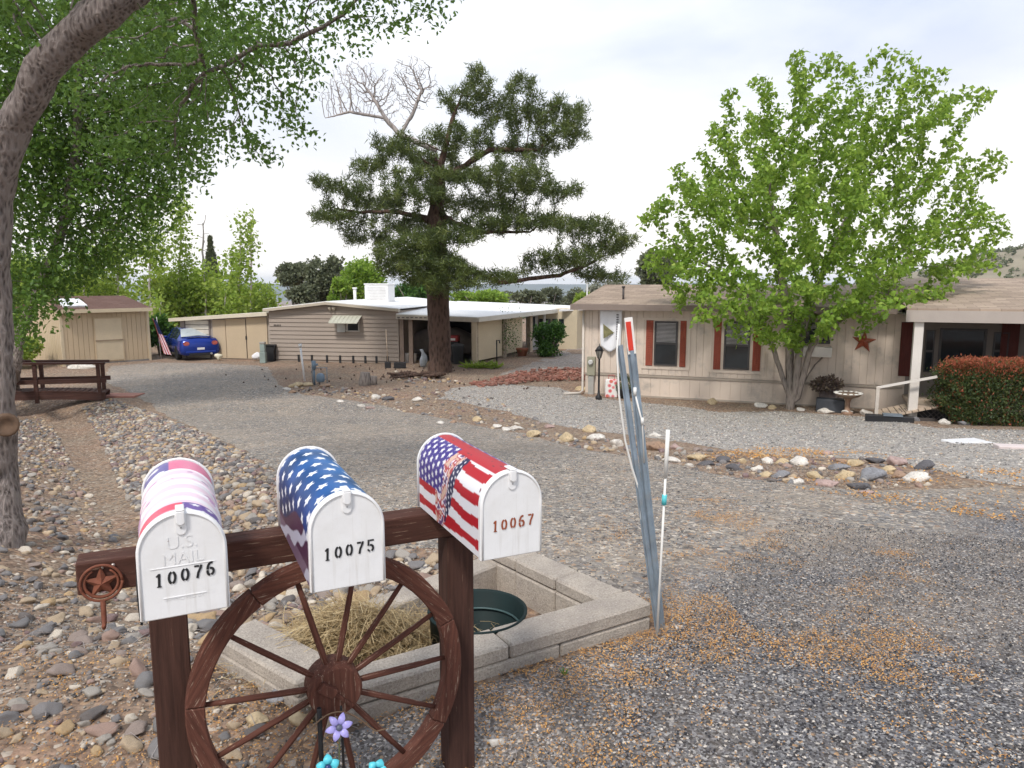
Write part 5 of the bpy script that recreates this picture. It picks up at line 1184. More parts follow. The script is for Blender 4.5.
# ---------------------------------------------------------------- shed
sA = Vector((*at(64.5, 366, 30.6)[:2], 0)); sB = Vector((*at(150.5, 361.5, 33.4)[:2], 0)); sdv = (sB-sA).normalized(); SW = (sB-sA).length; san = math.atan2(sdv.y, sdv.x)
sh = thing('garden_shed', 'tan wooden shed with a dark brown shingle roof and a skylight', 'shed', (sA.x, sA.y, -1.68), san)
SHW = simple('tan_shed_siding', (.54, .425, .285), .8, .07, .8); SHT = simple('pale_shed_trim', (.60, .50, .35), .8, .05)
H = 2.38; DP = 4.6
q = MB(); q.bb(0, SW, 0, DP, 0, H); q.build('wall', SHW, sh)
q = MB(); x = 0
while x < SW-.05: q.bb(x+.01, min(x+.195, SW), -.02, -.001, .1, H-.02); x += .205
y = 0
while y < DP: q.bb(-.02, -.001, y+.01, y+.195, .1, H-.02); y += .205
q.build('siding_board', SHW, sh)
for x, y in ((0, 0), (SW, 0)): MB().bb(x-.06, x+.05, -.04, .03, 0, H).build('corner_trim', SHT, sh)
MB().bb(-.03, SW+.03, -.03, .0, 0, .10).build('base_board', simple('grey_base', (.25, .23, .21), .8), sh)
RHH = .55
q = MB()
for y0, y1 in ((-.28, 1.45), (DP+.2, 1.45)):
    z0, z1 = H, H+RHH; q.add([(-.25, y0, z0), (SW+.1, y0, z0), (SW-.35, y1, z1), (.0, y1, z1), (-.25, y0, z0+.07), (SW+.1, y0, z0+.07), (SW-.35, y1, z1+.07), (.0, y1, z1+.07)], [(0, 1, 2, 3), (4, 5, 6, 7), (0, 1, 5, 4), (1, 2, 6, 5), (2, 3, 7, 6), (3, 0, 4, 7)])
rf2 = q.build('roof', SHB, sh)
MB().bb(-.27, SW+.12, -.32, -.28, H-.08, H+.08).build('fascia', SHT, sh)
q = MB(); q.add([(-.005, 0, H), (-.005, DP, H), (-.005, 1.45, H+RHH)], [(0, 1, 2)]); q.add([(SW-.2, 0, H), (SW-.2, DP, H), (SW-.35, 1.45, H+RHH)], [(0, 1, 2)]); q.build('gable', SHW, sh)
q = MB(); slp = RHH/1.73; Mx = Matrix.Rotation(math.atan(slp), 3, 'X'); q.box((.62, .45, H+.07+slp*.73+.04), (.95, .95, .08), Mx); q.build('skylight', simple('skylight_white', (.80, .82, .84), .3), rf2)
def shp(px, py): t, z = plane_hit(px, py, sA, (sdv.x, sdv.y)); return t, z+1.68
d0, dt = shp(94, 319); d1_, _ = shp(122, 340); q = MB(); q.bb(d0, d1_, -.055, -.022, .16, dt); dr = q.build('door', SHT, sh)
q = MB(); f = .05; q.bb(d0-f, d0, -.06, -.021, .1, dt+f); q.bb(d1_, d1_+f, -.06, -.021, .1, dt+f); q.bb(d0-f, d1_+f, -.062, -.021, dt, dt+f); q.build('door_trim', SHW, sh)
zz = shp(108, 340)[1]; q = MB(); q.bb(d0-.03, d1_+.03, -.085, -.057, zz-.025, zz+.02); q.build('cross_bar', simple('brown_bar', (.30, .23, .16), .7), dr)
# ---------------------------------------------------------------- trees
def colonize(seeds, att, step, kill, infl=1e9, iters=160, bias=(0, 0, 0), jit=.12):
    N = []; par = []
    for pl in seeds:
        pl = [np.array(p, float) for p in pl]
        if not N: N.append(pl[0]); par.append(-1); cur = 0
        else:
            cur = int(np.argmin([np.linalg.norm(pl[0]-n) for n in N]))
        for a, b in zip(pl, pl[1:]):
            k = max(1, int(np.linalg.norm(b-a)/step))
            for j in range(1, k+1): N.append(a+(b-a)*j/k+rng.normal(0, step*.05, 3)); par.append(cur); cur = len(N)-1
    nfix = len(N); arr = np.zeros((60000, 3)); arr[:nfix] = N; n = nfix
    att = np.array(att, float); alive = np.ones(len(att), bool)
    D = np.linalg.norm(att[:, None]-arr[None, :n], axis=2); near = D.argmin(1); nd = D.min(1); bias = np.array(bias)
    for it in range(iters):
        act = alive & (nd < infl)
        if not act.any(): break
        ids = near[act]; v = att[act]-arr[ids]; v /= np.linalg.norm(v, axis=1)[:, None]+1e-9
        uq, inv = np.unique(ids, return_inverse=True); s = np.zeros((len(uq), 3)); np.add.at(s, inv, v)
        s /= np.linalg.norm(s, axis=1)[:, None]+1e-9; s += bias+rng.normal(0, jit, s.shape); s /= np.linalg.norm(s, axis=1)[:, None]
        new = arr[uq]+s*step
        dd = np.linalg.norm(new[:, None]-arr[None, max(0, n-900):n], axis=2).min(1); ok = dd > step*.35
        if not ok.any(): break
        new = new[ok]; pu = uq[ok]; m = len(new); arr[n:n+m] = new; par += list(pu)
        D = np.linalg.norm(att[:, None]-new[None], axis=2); k = D.argmin(1); dm = D.min(1); b = dm < nd
        near[b] = n+k[b]; nd[b] = dm[b]; alive &= nd > kill; n += m
    return arr[:n].copy(), par
def radii(N, par, r0, rb):
    n = len(N); ch = [0]*n
    for i in range(n):
        if par[i] >= 0: ch[par[i]] += 1
    tips = max(2, sum(1 for c in ch if c == 0)); e = math.log(tips)/math.log(rb/r0); acc = np.zeros(n)
    for i in range(n-1, -1, -1):
        if ch[i] == 0: acc[i] = 1
        if par[i] >= 0: acc[par[i]] += acc[i]
    return r0*acc**(1/e)
def wood_mesh(N, par, r, name, mat, parent, rmin=0, big=.08, wob=.0):
    n = len(N); kids = [[] for _ in range(n)]
    for i in range(n):
        if par[i] >= 0: kids[par[i]].append(i)
    q = MB(); stack = [(0, None)]
    while stack:
        i, pr = stack.pop(); pts = [] if pr is None else [N[pr]]; rr = [] if pr is None else [min(r[pr], r[i]*1.15)]
        while True:
            pts.append(N[i]); rr.append(r[i]); ks = kids[i]
            if not ks: break
            m = max(ks, key=lambda k: r[k])
            for k in ks:
                if k != m and r[k] > rmin: stack.append((k, i))
            i = m
            if r[i] < rmin: break
        if len(pts) > 1: q.tube([Vector(p) for p in pts], rr, 12 if rr[0] > big else (6 if rr[0] > big*.3 else 3), cap=False, wob=wob if rr[0] > big else 0, seed=len(pts))
    return q.build(name, mat, parent, world=True, fix=False)
def ell(n, c, r):
    d = rng.normal(0, 1, (n, 3)); d /= np.linalg.norm(d, axis=1)[:, None]; return d*(rng.uniform(0, 1, n)**(1/2.4))[:, None]*np.array(r)+np.array(c)
def pell(n, px, py, rx, ry, Y, dep=None, dy=0):
    c = at(px, py, Y+dy); k = (Y+dy)/F; return ell(n, c, (rx*k, (dep if dep is not None else rx*k), ry*k))
def leaves_at(N, r, thr, per, spread, rs=1):
    idx = np.where(r < thr)[0]; P = np.repeat(N[idx], per, axis=0); P = P+rng.normal(0, spread, P.shape); D = rng.normal(0, 1, P.shape); return P, D
# --- maple in front of the beige house
def g3(px, py): g = gnd(px, py); return np.array(g)
MY = 19.3; mt = thing('maple_tree', 'broad bright green leafy tree with several stems in front of the beige house', 'tree', gnd(790, 409)); b0 = np.array(gnd(790, 409)); MY = b0[1]
def mp(px, py, dy=0): return np.array(at(px, py, MY+dy))
lob = [(700, 235, 62, 62, 0), (760, 130, 60, 55, .5), (830, 110, 45, 50, -.5), (870, 165, 75, 60, .5), (790, 220, 90, 70, -.6), (900, 130, 55, 45, 0), (680, 270, 40, 35, .4), (740, 290, 70, 45, -1.2),
       (830, 290, 80, 55, -.8), (890, 260, 80, 45, .4), (930, 220, 50, 40, 0), (950, 175, 45, 22, .3), (985, 160, 28, 12, 0), (960, 265, 45, 16, -.5), (910, 305, 45, 14, -.6), (800, 70, 30, 25, 0), (830, 60, 12, 22, 0), (940, 100, 35, 22, 0), (880, 75, 22, 28, 0), (905, 65, 12, 20, 0), (975, 215, 25, 18, 0), (755, 180, 85, 60, 1.2), (770, 330, 45, 22, -.8), (700, 200, 40, 30, .8), (1000, 152, 16, 7, 0), (996, 238, 18, 7, 0), (985, 95, 12, 10, 0), (925, 82, 20, 18, 0), (860, 300, 60, 14, -.6)]
att = np.concatenate([pell(int(14+rx*ry*.030), px, py, rx, ry, MY, None if rx < 50 else rx*MY/F*1.15, dy) for px, py, rx, ry, dy in lob])
seeds = [[b0+[0, 0, -.1], b0+[0, 0, .2], mp(786, 385), mp(777, 360, .2), mp(765, 330, .3), mp(745, 290, .4)], [b0, mp(790, 370, .1), mp(789, 330, .3), mp(782, 280, .4), mp(775, 220, .6)],
         [b0+[.1, 0, .1], mp(797, 375, -.1), mp(800, 340, -.1), mp(812, 300, -.2), mp(835, 240, -.1)], [b0+[.15, 0, .1], mp(805, 370, -.2), mp(812, 345, -.3), mp(840, 320, -.5), mp(880, 280, -.4)], [b0+[.1, 0, .1], mp(806, 380, 0), mp(815, 365, .2), mp(832, 345, .3), mp(850, 325, .5)]]
N, par = colonize(seeds, att, .22, .34, bias=(.06, 0, .16)); r = radii(N, par, .005, .22); r = np.minimum(r, .115)*np.clip(1.25-N[:, 2]*.16, .45, 1)
wood_mesh(N, par, r, 'trunk', M['bark_maple'], mt, rmin=.0075, big=.09)
P, D = leaves_at(N, r, .018, 17, .080); print('maple', len(N), len(P)); leaf_cloud('crown', mt, P, D, .150, M['leaf_maple'], .72, droop=.55)
# --- big pine
PY_ = gnd(440, 372).y; pt = thing('pine_tree', 'tall dark pine with a thick trunk and a bare grey top at left', 'tree', gnd(440, 372)); p0 = np.array(gnd(440, 372))
def pp(px, py, dy=0): return np.array(at(px, py, PY_+dy))
pads = [(345, 188, 30, 9, 0), (372, 166, 20, 9, 1), (332, 218, 28, 7, -.5), (322, 182, 12, 7, 0), (398, 148, 26, 13, -1), (425, 180, 42, 12, -1.5), (455, 138, 34, 12, -.5), (468, 100, 30, 14, .3), (478, 78, 14, 10, 0), (505, 112, 34, 12, .5), (552, 112, 36, 12, 0), (566, 134, 26, 10, -.5), (530, 146, 46, 10, .5), (500, 176, 50, 11, -2), (548, 192, 40, 8, -.5),
        (525, 222, 62, 9, -1), (585, 226, 36, 10, 0), (608, 248, 26, 9, .3), (560, 258, 46, 9, -1), (602, 277, 26, 6, 0), (398, 252, 26, 11, -2), (430, 266, 42, 18, -2.5), (400, 226, 34, 8, 0), (368, 238, 26, 8, 1), (455, 236, 34, 9, -2.2), (480, 204, 44, 9, 2), (380, 204, 26, 8, 2.5), (452, 284, 36, 8, -2.5), (522, 84, 18, 7, 0), (625, 238, 12, 6, 0), (436, 160, 30, 10, 1.5), (500, 276, 30, 7, -1.5), (410, 195, 34, 8, -2), (408, 262, 36, 18, -1), (446, 272, 36, 14, -1.5), (430, 240, 40, 12, -2.5)]
att = np.concatenate([pell(int(18+rx*ry*.40), px, py, rx, ry, PY_, max(1.3, rx*PY_/F*.8), dy) for px, py, rx, ry, dy in pads])
dead = np.concatenate([pell(700, 362, 88, 36, 26, PY_, 1.2, .3), pell(520, 412, 84, 28, 26, PY_, 1.2, .2), pell(90, 332, 98, 16, 14, PY_, .6, 0), pell(90, 385, 112, 32, 12, PY_, .8, .3)])
tl = [p0+[0, 0, -.3], pp(440, 340), pp(438, 300), pp(436, 250), pp(437, 200), pp(442, 160), pp(452, 120), pp(462, 95)]
N, par = colonize([tl, [pp(437, 215), pp(480, 232, -.5), pp(530, 232, -.5)], [pp(437, 255), pp(500, 283, -1), pp(560, 275, -1), pp(595, 262, 0)], [pp(437, 222), pp(400, 212, -.3), pp(360, 212, 0), pp(335, 208, 0)], [pp(440, 180), pp(490, 150, 0), pp(540, 150, 0)]], att, .26, .33, bias=(0, 0, .03), jit=.25)
r = radii(N, par, .008, .50); r = np.minimum(r, .44); r[:3] *= 1.15; hx = np.hypot(N[:, 0]-p0[0], N[:, 1]-p0[1]); r = np.where(hx > .7, r*.62, r)
wood_mesh(N, par, r, 'trunk', M['bark_pine'], pt, rmin=.013, big=.12, wob=.12)
def needles(name, parent, Nn, par, r, thr, per, L, w, mat, spread=.10):
    idx = np.where(r < thr)[0]; d = np.array([Nn[i]-Nn[par[i]] if par[i] >= 0 else (0, 0, 1) for i in idx]); d /= np.linalg.norm(d, axis=1)[:, None]+1e-9
    P = np.repeat(Nn[idx], per, axis=0)+rng.normal(0, spread, (len(idx)*per, 3)); D = np.repeat(d, per, axis=0)*.55+rng.normal(0, .75, P.shape); D[:, 2] += .22; D /= np.linalg.norm(D, axis=1)[:, None]
    S = np.cross(D, rng.normal(0, 1, P.shape)); S /= np.linalg.norm(S, axis=1)[:, None]+1e-6; n = len(P); l = (L*rng.uniform(.6, 1.2, n))[:, None]
    V = np.stack([P-S*w, P+S*w, P+D*l], 1).reshape(-1, 3); rr = np.repeat(np.clip(np.repeat(rng.uniform(0, .6, len(idx)), per)+rng.uniform(0, .4, n), 0, 1), 3)
    print(name, len(idx), n); return fast_mesh(name, V, np.arange(n*3).reshape(-1, 3), mat, parent, rnd=rr)
needles('crown', pt, N, par, r, .024, 52, .21, .0175, M['needle'], .09)
ds = [[pp(437, 150, 0), pp(400, 135, .2), pp(385, 118, .2), pp(372, 95, .3)], [pp(400, 135, .2), pp(412, 115, .2), pp(422, 90, .2)], [pp(385, 118, .2), pp(350, 112, 0), pp(325, 118, 0)]]
N, par = colonize(ds, dead, .12, .13, bias=(0, 0, .03), jit=.22, infl=2.5); r = radii(N, par, .0085, .11); wood_mesh(N, par, r, 'dead_branches', M['dead'], pt, rmin=0, big=.08)
q = MB(); r_ = random.Random(3)      # fallen cones around the trunk
for k in range(90):
    a, d = r_.uniform(0, 6.28), r_.uniform(.8, 5.5); x, y = p0[0]+math.cos(a)*d*1.3-1, p0[1]+math.sin(a)*d*.9-1; q.lathe([(.01, 0), (.03, .02), (.032, .04), (.012, .07)], 6, (x, y, hz(x, y)))
tag(q.build('pine_cones', simple('cone_brown', (.09, .06, .045), .9), fix=False), 'fallen pine cones dotting the red dirt under the pine', 'pine cones', kind='stuff')
# --- near tree whose trunk leans in from the left edge
FYt = gnd(8, 540).y; nt_ = thing('elm_tree', 'leafy elm whose grey leaning trunk rises along the left edge', 'tree', gnd(2, 545)); n0 = np.array(gnd(2, 545))
def np_(px, py, Y): return np.array(at(px, py, Y))
tr_ = [n0+[0, 0, -.2], np_(0, 480, FYt), np_(-3, 400, FYt), np_(-6, 300, FYt+.05), np_(-6, 200, FYt), np_(10, 128, FYt-.1), np_(42, 70, FYt-.2), np_(78, 32, FYt-.3), np_(118, 0, FYt-.4), np_(190, -60, FYt-.3), np_(280, -120, FYt)]
la = [(60, -40, 120, 60, 6.2), (200, -60, 120, 60, 6.5), (330, -70, 110, 60, 7), (420, -60, 70, 50, 7.5), (150, 30, 60, 40, 7.6), (250, 20, 80, 34, 7.8), (330, 12, 70, 26, 7.8), (400, 4, 50, 14, 7.8), (230, 75, 50, 28, 8.2), (300, 60, 22, 18, 8.2), (270, 105, 26, 18, 8.3), (225, 130, 26, 22, 8.3), (262, 148, 12, 10, 8.2), (100, 100, 50, 60, 8.4), (170, 120, 40, 50, 8.4), (120, 40, 60, 60, 8.6), (210, 50, 60, 50, 8.6), (280, 60, 35, 40, 8.6), (190, 150, 30, 30, 8.6), (320, 22, 40, 20, 8.2), (440, -6, 22, 8, 7.8), (296, 128, 8, 6, 8.2)]
att = np.concatenate([pell(int(26+rx*ry*.062), px, py, rx, ry, Y, .9) for px, py, rx, ry, Y in la])
br2 = [np_(210, -60, FYt-.3), np_(190, -30, 7.2), np_(196, 30, 7.8), np_(205, 72, 8.0), np_(235, 60, 8.1), np_(258, 45, 8.1), np_(292, 43, 8.0)]
N, par = colonize([tr_, br2], att, .13, .19, bias=(0, 0, -.10), jit=.2); r = radii(N, par, .0035, .17)
ntk = sum(max(1, int(np.linalg.norm(b-a)/.13)) for a, b in zip(tr_, tr_[1:]))
r[:ntk] = np.linspace(.135, .125, ntk); nb2 = sum(max(1, int(np.linalg.norm(b-a)/.13)) for a, b in zip(br2, br2[1:])); r[ntk+1:ntk+nb2+1] = np.maximum(r[ntk+1:ntk+nb2+1], np.linspace(.028, .014, nb2)); r[ntk:] = np.minimum(r[ntk:]*.75, .026); r[:3] *= 1.25
o = wood_mesh(N, par, r, 'trunk', M['bark_grey'], nt_, rmin=.0034, big=.05, wob=.32)
q = MB(); kn = np_(76, 54, FYt-.40); q.lathe([(.032, -.06), (.034, .01), (.028, .012), (.0, .004)], 10, Vector(kn), M=Matrix.Rotation(R(70), 4, 'X') @ Matrix.Rotation(R(20), 4, 'Y') @ Matrix.Scale(1.7, 4, Vector((1, 0, 0)))); 
q = MB(); kn = np_(6, 425, FYt-.14); q.lathe([(.10, -.08), (.10, .02), (.08, .03), (.05, .005), (0, .0)], 14, Vector(kn), M=Matrix.Rotation(R(85), 4, 'X') @ Matrix.Rotation(R(35), 4, 'Y')); q.build('cut_limb', M['cutwood'], nt_, world=True)
P, D = leaves_at(N, r, .0085, 10, .075); print('elm', len(N), len(P)); leaf_cloud('crown', nt_, P, D, .068, M['leaf_near'], .62, droop=.6)
# --- dark leafy trees behind it
def gen_tree(name, label, base, tpl, lobes, Y, step, kill, rb, thr, per, spread, L, mat, bm, dens=.03, group=None, asp=.6, dep=None, r0=.006, rmin=.008, droop=.4, bias=(0, 0, .06), jit=.15):
    t = thing(name, label, 'tree', base, 0, group); b = np.array(base)
    at_ = np.concatenate([pell(int(8+rx*ry*dens), px, py, rx, ry, Y, dep, dy) for px, py, rx, ry, dy in lobes])
    N, par = colonize([[b+[0, 0, -.2]]+[np.array(at(px, py, Y+dy)) for px, py, dy in tpl]], at_, step, kill, bias=bias, jit=jit); r = np.minimum(radii(N, par, r0, rb), rb)
    wood_mesh(N, par, r, 'trunk', bm, t, rmin=rmin, big=.1)
    P, D = leaves_at(N, r, thr, per, spread); print(name, len(N), len(P)); leaf_cloud('crown', t, P, D, L, mat, asp, droop=droop); return t
LL = [(60, 60, 90, 90, 0), (130, 90, 65, 75, 0), (170, 50, 70, 60, -1), (60, 180, 80, 70, .5), (125, 195, 55, 55, -.5), (165, 150, 42, 60, 0), (40, 270, 55, 45, 0), (78, 245, 46, 36, -.5), (34, 300, 38, 28, -1), (110, 150, 80, 80, 1.5), (20, 120, 60, 100, -1), (198, 110, 24, 36, 0), (90, 230, 60, 40, 1), (235, 40, 40, 40, 0), (180, 90, 40, 60, 1.5)]
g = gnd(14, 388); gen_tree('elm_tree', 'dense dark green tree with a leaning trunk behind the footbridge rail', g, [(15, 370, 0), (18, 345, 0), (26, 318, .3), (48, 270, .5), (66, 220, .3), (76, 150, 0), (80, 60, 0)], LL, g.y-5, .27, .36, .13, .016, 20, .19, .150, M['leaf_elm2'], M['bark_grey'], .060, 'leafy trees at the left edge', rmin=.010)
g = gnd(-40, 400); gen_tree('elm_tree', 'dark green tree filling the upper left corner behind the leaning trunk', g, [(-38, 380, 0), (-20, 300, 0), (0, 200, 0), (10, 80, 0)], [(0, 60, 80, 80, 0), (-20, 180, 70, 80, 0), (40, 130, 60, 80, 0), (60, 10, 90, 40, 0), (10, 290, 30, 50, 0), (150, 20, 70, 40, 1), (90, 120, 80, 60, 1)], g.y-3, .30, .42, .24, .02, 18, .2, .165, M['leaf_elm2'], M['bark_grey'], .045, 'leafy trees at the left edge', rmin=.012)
# --- poplars and others beyond the shed
def simple_tree(name, label, px, top, bot, rx, Y, mat, bm, dens=1., L=.22, group=None, airy=.5, n=None, trunk=.075):
    b = at(px, 284+3.5*F/Y, Y); b.z = hz(b.x, b.y); H_ = (bot-top); t = thing(name, label, 'tree', b, 0, group); k = Y/F; lob = []
    m = max(4, int(H_/16))
    for j in range(m):
        f = j/(m-1); w = rx*(1-abs(f-.55)*1.1)*random.uniform(.6, 1.1); lob.append((px+random.uniform(-.35, .35)*rx, top+8+f*(H_-12), max(5, w), 11))
    at_ = np.concatenate([pell(int(14+a*c_*.17*dens), u, v, a, c_, Y, a*k, random.uniform(-.4, .4)*rx*k) for u, v, a, c_ in lob])
    N, par = colonize([[np.array(b)-[0, 0, .3], np.array(at(px+random.uniform(-3, 3), (bot+284+3.5*F/Y)/2, Y)), np.array(at(px, (top+bot)/2, Y)), np.array(at(px+random.uniform(-4, 4), top+6, Y))]], at_, .4, .5, bias=(0, 0, .15)); r = np.minimum(radii(N, par, .014, trunk), trunk)
    wood_mesh(N, par, r, 'trunk', bm, t, rmin=.018, big=.15); P, D = leaves_at(N, r, .06, n or 16, .28); leaf_cloud('crown', t, P, D, L, mat, .75, droop=.2); return t
gp = 'young poplars beyond the shed'
for px, top, bot, rx, Y, lab in ((84, 238, 300, 26, 44, 'yellow green poplar just left above the shed roof'), (118, 222, 300, 24, 46, 'poplar rising over the middle of the shed roof'), (150, 196, 310, 24, 45, 'tall airy poplar at the right end of the shed'), (180, 186, 320, 20, 48, 'tallest airy poplar above the blue car'), (206, 262, 325, 20, 47, 'short bright poplar between the tall ones'), (240, 212, 320, 27, 46, 'separate bright poplar with a gap of sky left of it'), (268, 284, 322, 20, 47, 'low bright green tree above the tan double doors'), (40, 268, 345, 28, 42, 'bright green tree left behind the shed'), (160, 290, 345, 22, 40, 'leafy tree filling the gap between shed and car'), (225, 284, 325, 24, 44, 'rounded green tree above the roller door')):
    simple_tree('poplar_tree', lab, px, top, bot, rx, Y, M['leaf_poplar'], M['bark_pale'], .9, .27, gp, n=17)
for px, Y, lab in ((203, 50, 'slim bare tree standing against the sky between poplars'), (251, 49, 'bare twiggy top rising behind the separate poplar')):
    b = at(px, 350, Y); b.z = hz(b.x, b.y); t = thing('bare_tree', lab, 'tree', b); a_ = pell(40, px, 235, 9, 26, Y, .6); N, par = colonize([[np.array(b), np.array(at(px, 290, Y)), np.array(at(px, 225, Y))]], a_, .4, .4, jit=.2, bias=(0, 0, .3)); wood_mesh(N, par, np.minimum(radii(N, par, .02, .07), .07), 'trunk', M['dead'], t)
b = at(216, 345, 55); b.z = hz(b.x, b.y); t = thing('cypress_tree', 'narrow dark cypress beyond the poplars', 'tree', b); q = MB(); q.tube([b, b+Vector((0, 0, 5))], [.12, .04], 6); q.build('trunk', M['bark_maple'], t, world=True)
n = 5000; hh_ = rng.uniform(0, 1, n); aa = rng.uniform(0, 6.28, n); rr = .6*np.sin(np.clip(hh_*1.05+.05, 0, 1)**.7*PI)**.7*rng.uniform(.7, 1.1, n); P = np.stack([b.x+np.cos(aa)*rr, b.y+np.sin(aa)*rr, b.z+.3+hh_*6.6], 1); leaf_cloud('crown', t, P, np.tile([0, 0, 1.5], (n, 1)), .3, M['leaf_dark'], .4, droop=-.5)
def mound_tree(name, label, px, py, rx, ry, Y, mat, n, L, trunk=True, group=None, bm='bark_maple', cat='tree', sq=1.0, bpx=None):
    c = at(px, py, Y); k = Y/F; b = Vector((c.x, c.y, hz(c.x, c.y))); t = thing(name, label, cat, b, 0, group); P = []; D = []
    nl = max(9, int(rx*ry/34)); w = 0
    for j in range(nl):
        d = rng.normal(0, 1, 3); d /= np.linalg.norm(d); cc = np.array(c)+d*np.array([rx, rx*sq, ry])*k*.62; rr = np.array([rx, rx, ry*1.1])*k*rng.uniform(.28, .46); n_ = int(n*1.3); m = n_//nl
        e = rng.normal(0, 1, (m, 3)); e /= np.linalg.norm(e, axis=1)[:, None]; P.append(cc+e*rr*(rng.uniform(.35, 1.0, m)**.6*rng.choice([1, 1, 1.25], m))[:, None]*(1+.35*np.sin(e[:, :1]*7+j)*np.cos(e[:, 2:3]*6+j))); D.append(e)
    P = np.concatenate(P); D = np.concatenate(D); k_ = P[:, 2] > hz(c.x, c.y)+.05; leaf_cloud('crown', t, P[k_], D[k_], L, mat, .7, droop=.1)
    q = MB()
    for j in range(5): a = j*1.26; q.tube([b+Vector((0, 0, -.2)), b.lerp(c, .5)+Vector((math.cos(a)*rx*k*.15, math.sin(a)*rx*k*.15, 0)), c+Vector((math.cos(a)*rx*k*.6, math.sin(a)*rx*k*.6, ry*k*.3))], [.10, .07, .02], 5)
    q.build('trunk', M[bm], t, world=True); return t
mound_tree('umbrella_tree', 'olive grey umbrella shaped tree behind the taupe home', 294, 275, 22, 12, 70, M['leaf_dark'], 4200, .34)
mound_tree('juniper_tree', 'brownish green tree between the umbrella shaped one and the bright one', 327, 278, 22, 22, 66, M['leaf_dark'], 5200, .32)
mound_tree('juniper_tree', 'dark low tree just above the left slope of the taupe home roof', 306, 296, 20, 12, 64, M['leaf_dark'], 3000, .3)
mound_tree('ash_tree', 'bright green rounded tree left behind the white cooler', 362, 282, 24, 22, 58, M['leaf_maple'], 6500, .26)
mound_tree('ash_tree', 'smaller bright green tree touching the roof left of the vent pipe', 340, 292, 14, 14, 56, M['leaf_maple'], 2800, .26)
mound_tree('juniper_tree', 'dark tree directly behind the pine trunk above the roof', 415, 290, 32, 16, 60, M['leaf_shrub'], 5200, .3)
mound_tree('willow_tree', 'pale green feathery treetop above the white roof right of the pine', 480, 298, 30, 8, 62, M['leaf_maple'], 3600, .28)
mound_tree('juniper_tree', 'dark small tree above the rear wing roof', 528, 298, 18, 7, 75, M['leaf_dark'], 2400, .3)
for px, py, rx, ry, Y, mt_, lab in ((552, 296, 16, 8, 90, 'leaf_dark', 'dark distant tree above the rear wing'), (575, 298, 14, 9, 85, 'leaf_dark', 'grey green distant tree left of the pale bushes'), (500, 296, 18, 5, 110, 'leaf_dark', 'faraway tree line clump under the blue mountains'), (607, 296, 22, 16, 62, 'leaf_pale', 'pale grey bush above the gap between the houses'), (590, 318, 14, 16, 52, 'leaf_dark', 'olive bush in the gap between the two houses'), (583, 305, 10, 12, 58, 'leaf_poplar', 'yellow green bush beside the beige house corner'), (655, 272, 22, 20, 48, 'leaf_dark', 'dark tree peeping over the beige roof left of the maple'), (633, 300, 14, 12, 46, 'leaf_pale', 'pale shrub behind the left roof end of the beige house')):
    mound_tree('scrub_tree', lab, px, py, rx, ry, Y, M[mt_], int(900+rx*ry*9), .26, cat='tree')
mound_tree('round_shrub', 'dense dark green round shrub before the cream rear wing', 551, 340, 19, 18, 35, M['leaf_shrub'], 6000, .13, cat='shrub')
mound_tree('scrub_tree', 'dry grassy bush at the far end of the gap beside the house', 578, 325, 6, 8, 46, M['leaf_pale'], 1200, .16, cat='shrub')
mound_tree('scrub_tree', 'green shrub with white blossoms behind the car flag', 160, 335, 16, 18, 36, M['leaf_shrub'], 3200, .18, cat='shrub')
mound_tree('scrub_tree', 'yellow green bush left of the shed behind the bridge', 12, 350, 30, 16, 30, M['leaf_poplar'], 3500, .15, cat='shrub')  # uses the poplar leaf colour
for px, py, rx, ry, Y, lab in ((190, 300, 45, 26, 49, 'yellow green tree mass behind the car and flag'), (20, 300, 60, 45, 50, 'yellow green tree mass at the far left behind the shed'), (95, 305, 40, 30, 52, 'bright green tree behind the shed roof'), (215, 312, 60, 20, 55, 'bright green tree mass behind the storage building'), (255, 300, 30, 18, 56, 'soft green tree right behind the storage building')):
    mound_tree('cottonwood_tree', lab, px, py, rx, ry, Y, M['leaf_poplar'], int(rx*ry*8), .26)
# scrub on the hill and the plain
P = []; r_ = random.Random(9)
for k in range(2600):
    x, y = r_.uniform(60, 480), r_.uniform(160, 380); P.append((x, y, hill(x, y)))
for k in range(1500):
    y = r_.uniform(80, 900); x = r_.uniform(-.2, .35)*y; P.append((x, y, hz(x, y)))
P = np.array(P); s = rng.uniform(.6, 1.7, len(P)); d = rng.normal(0, 1, (len(P), 26, 3)); d[:, :, 2] = np.abs(d[:, :, 2]); d /= np.linalg.norm(d, axis=2)[:, :, None]; Q = (P[:, None]+d*s[:, None, None]*.9).reshape(-1, 3)
tag(leaf_cloud('scrub', None, Q, d.reshape(-1, 3), 1.0, M['leaf_dark'], .8), 'dark scrub dotted over the hill and the valley beyond', 'scrub', kind='stuff')
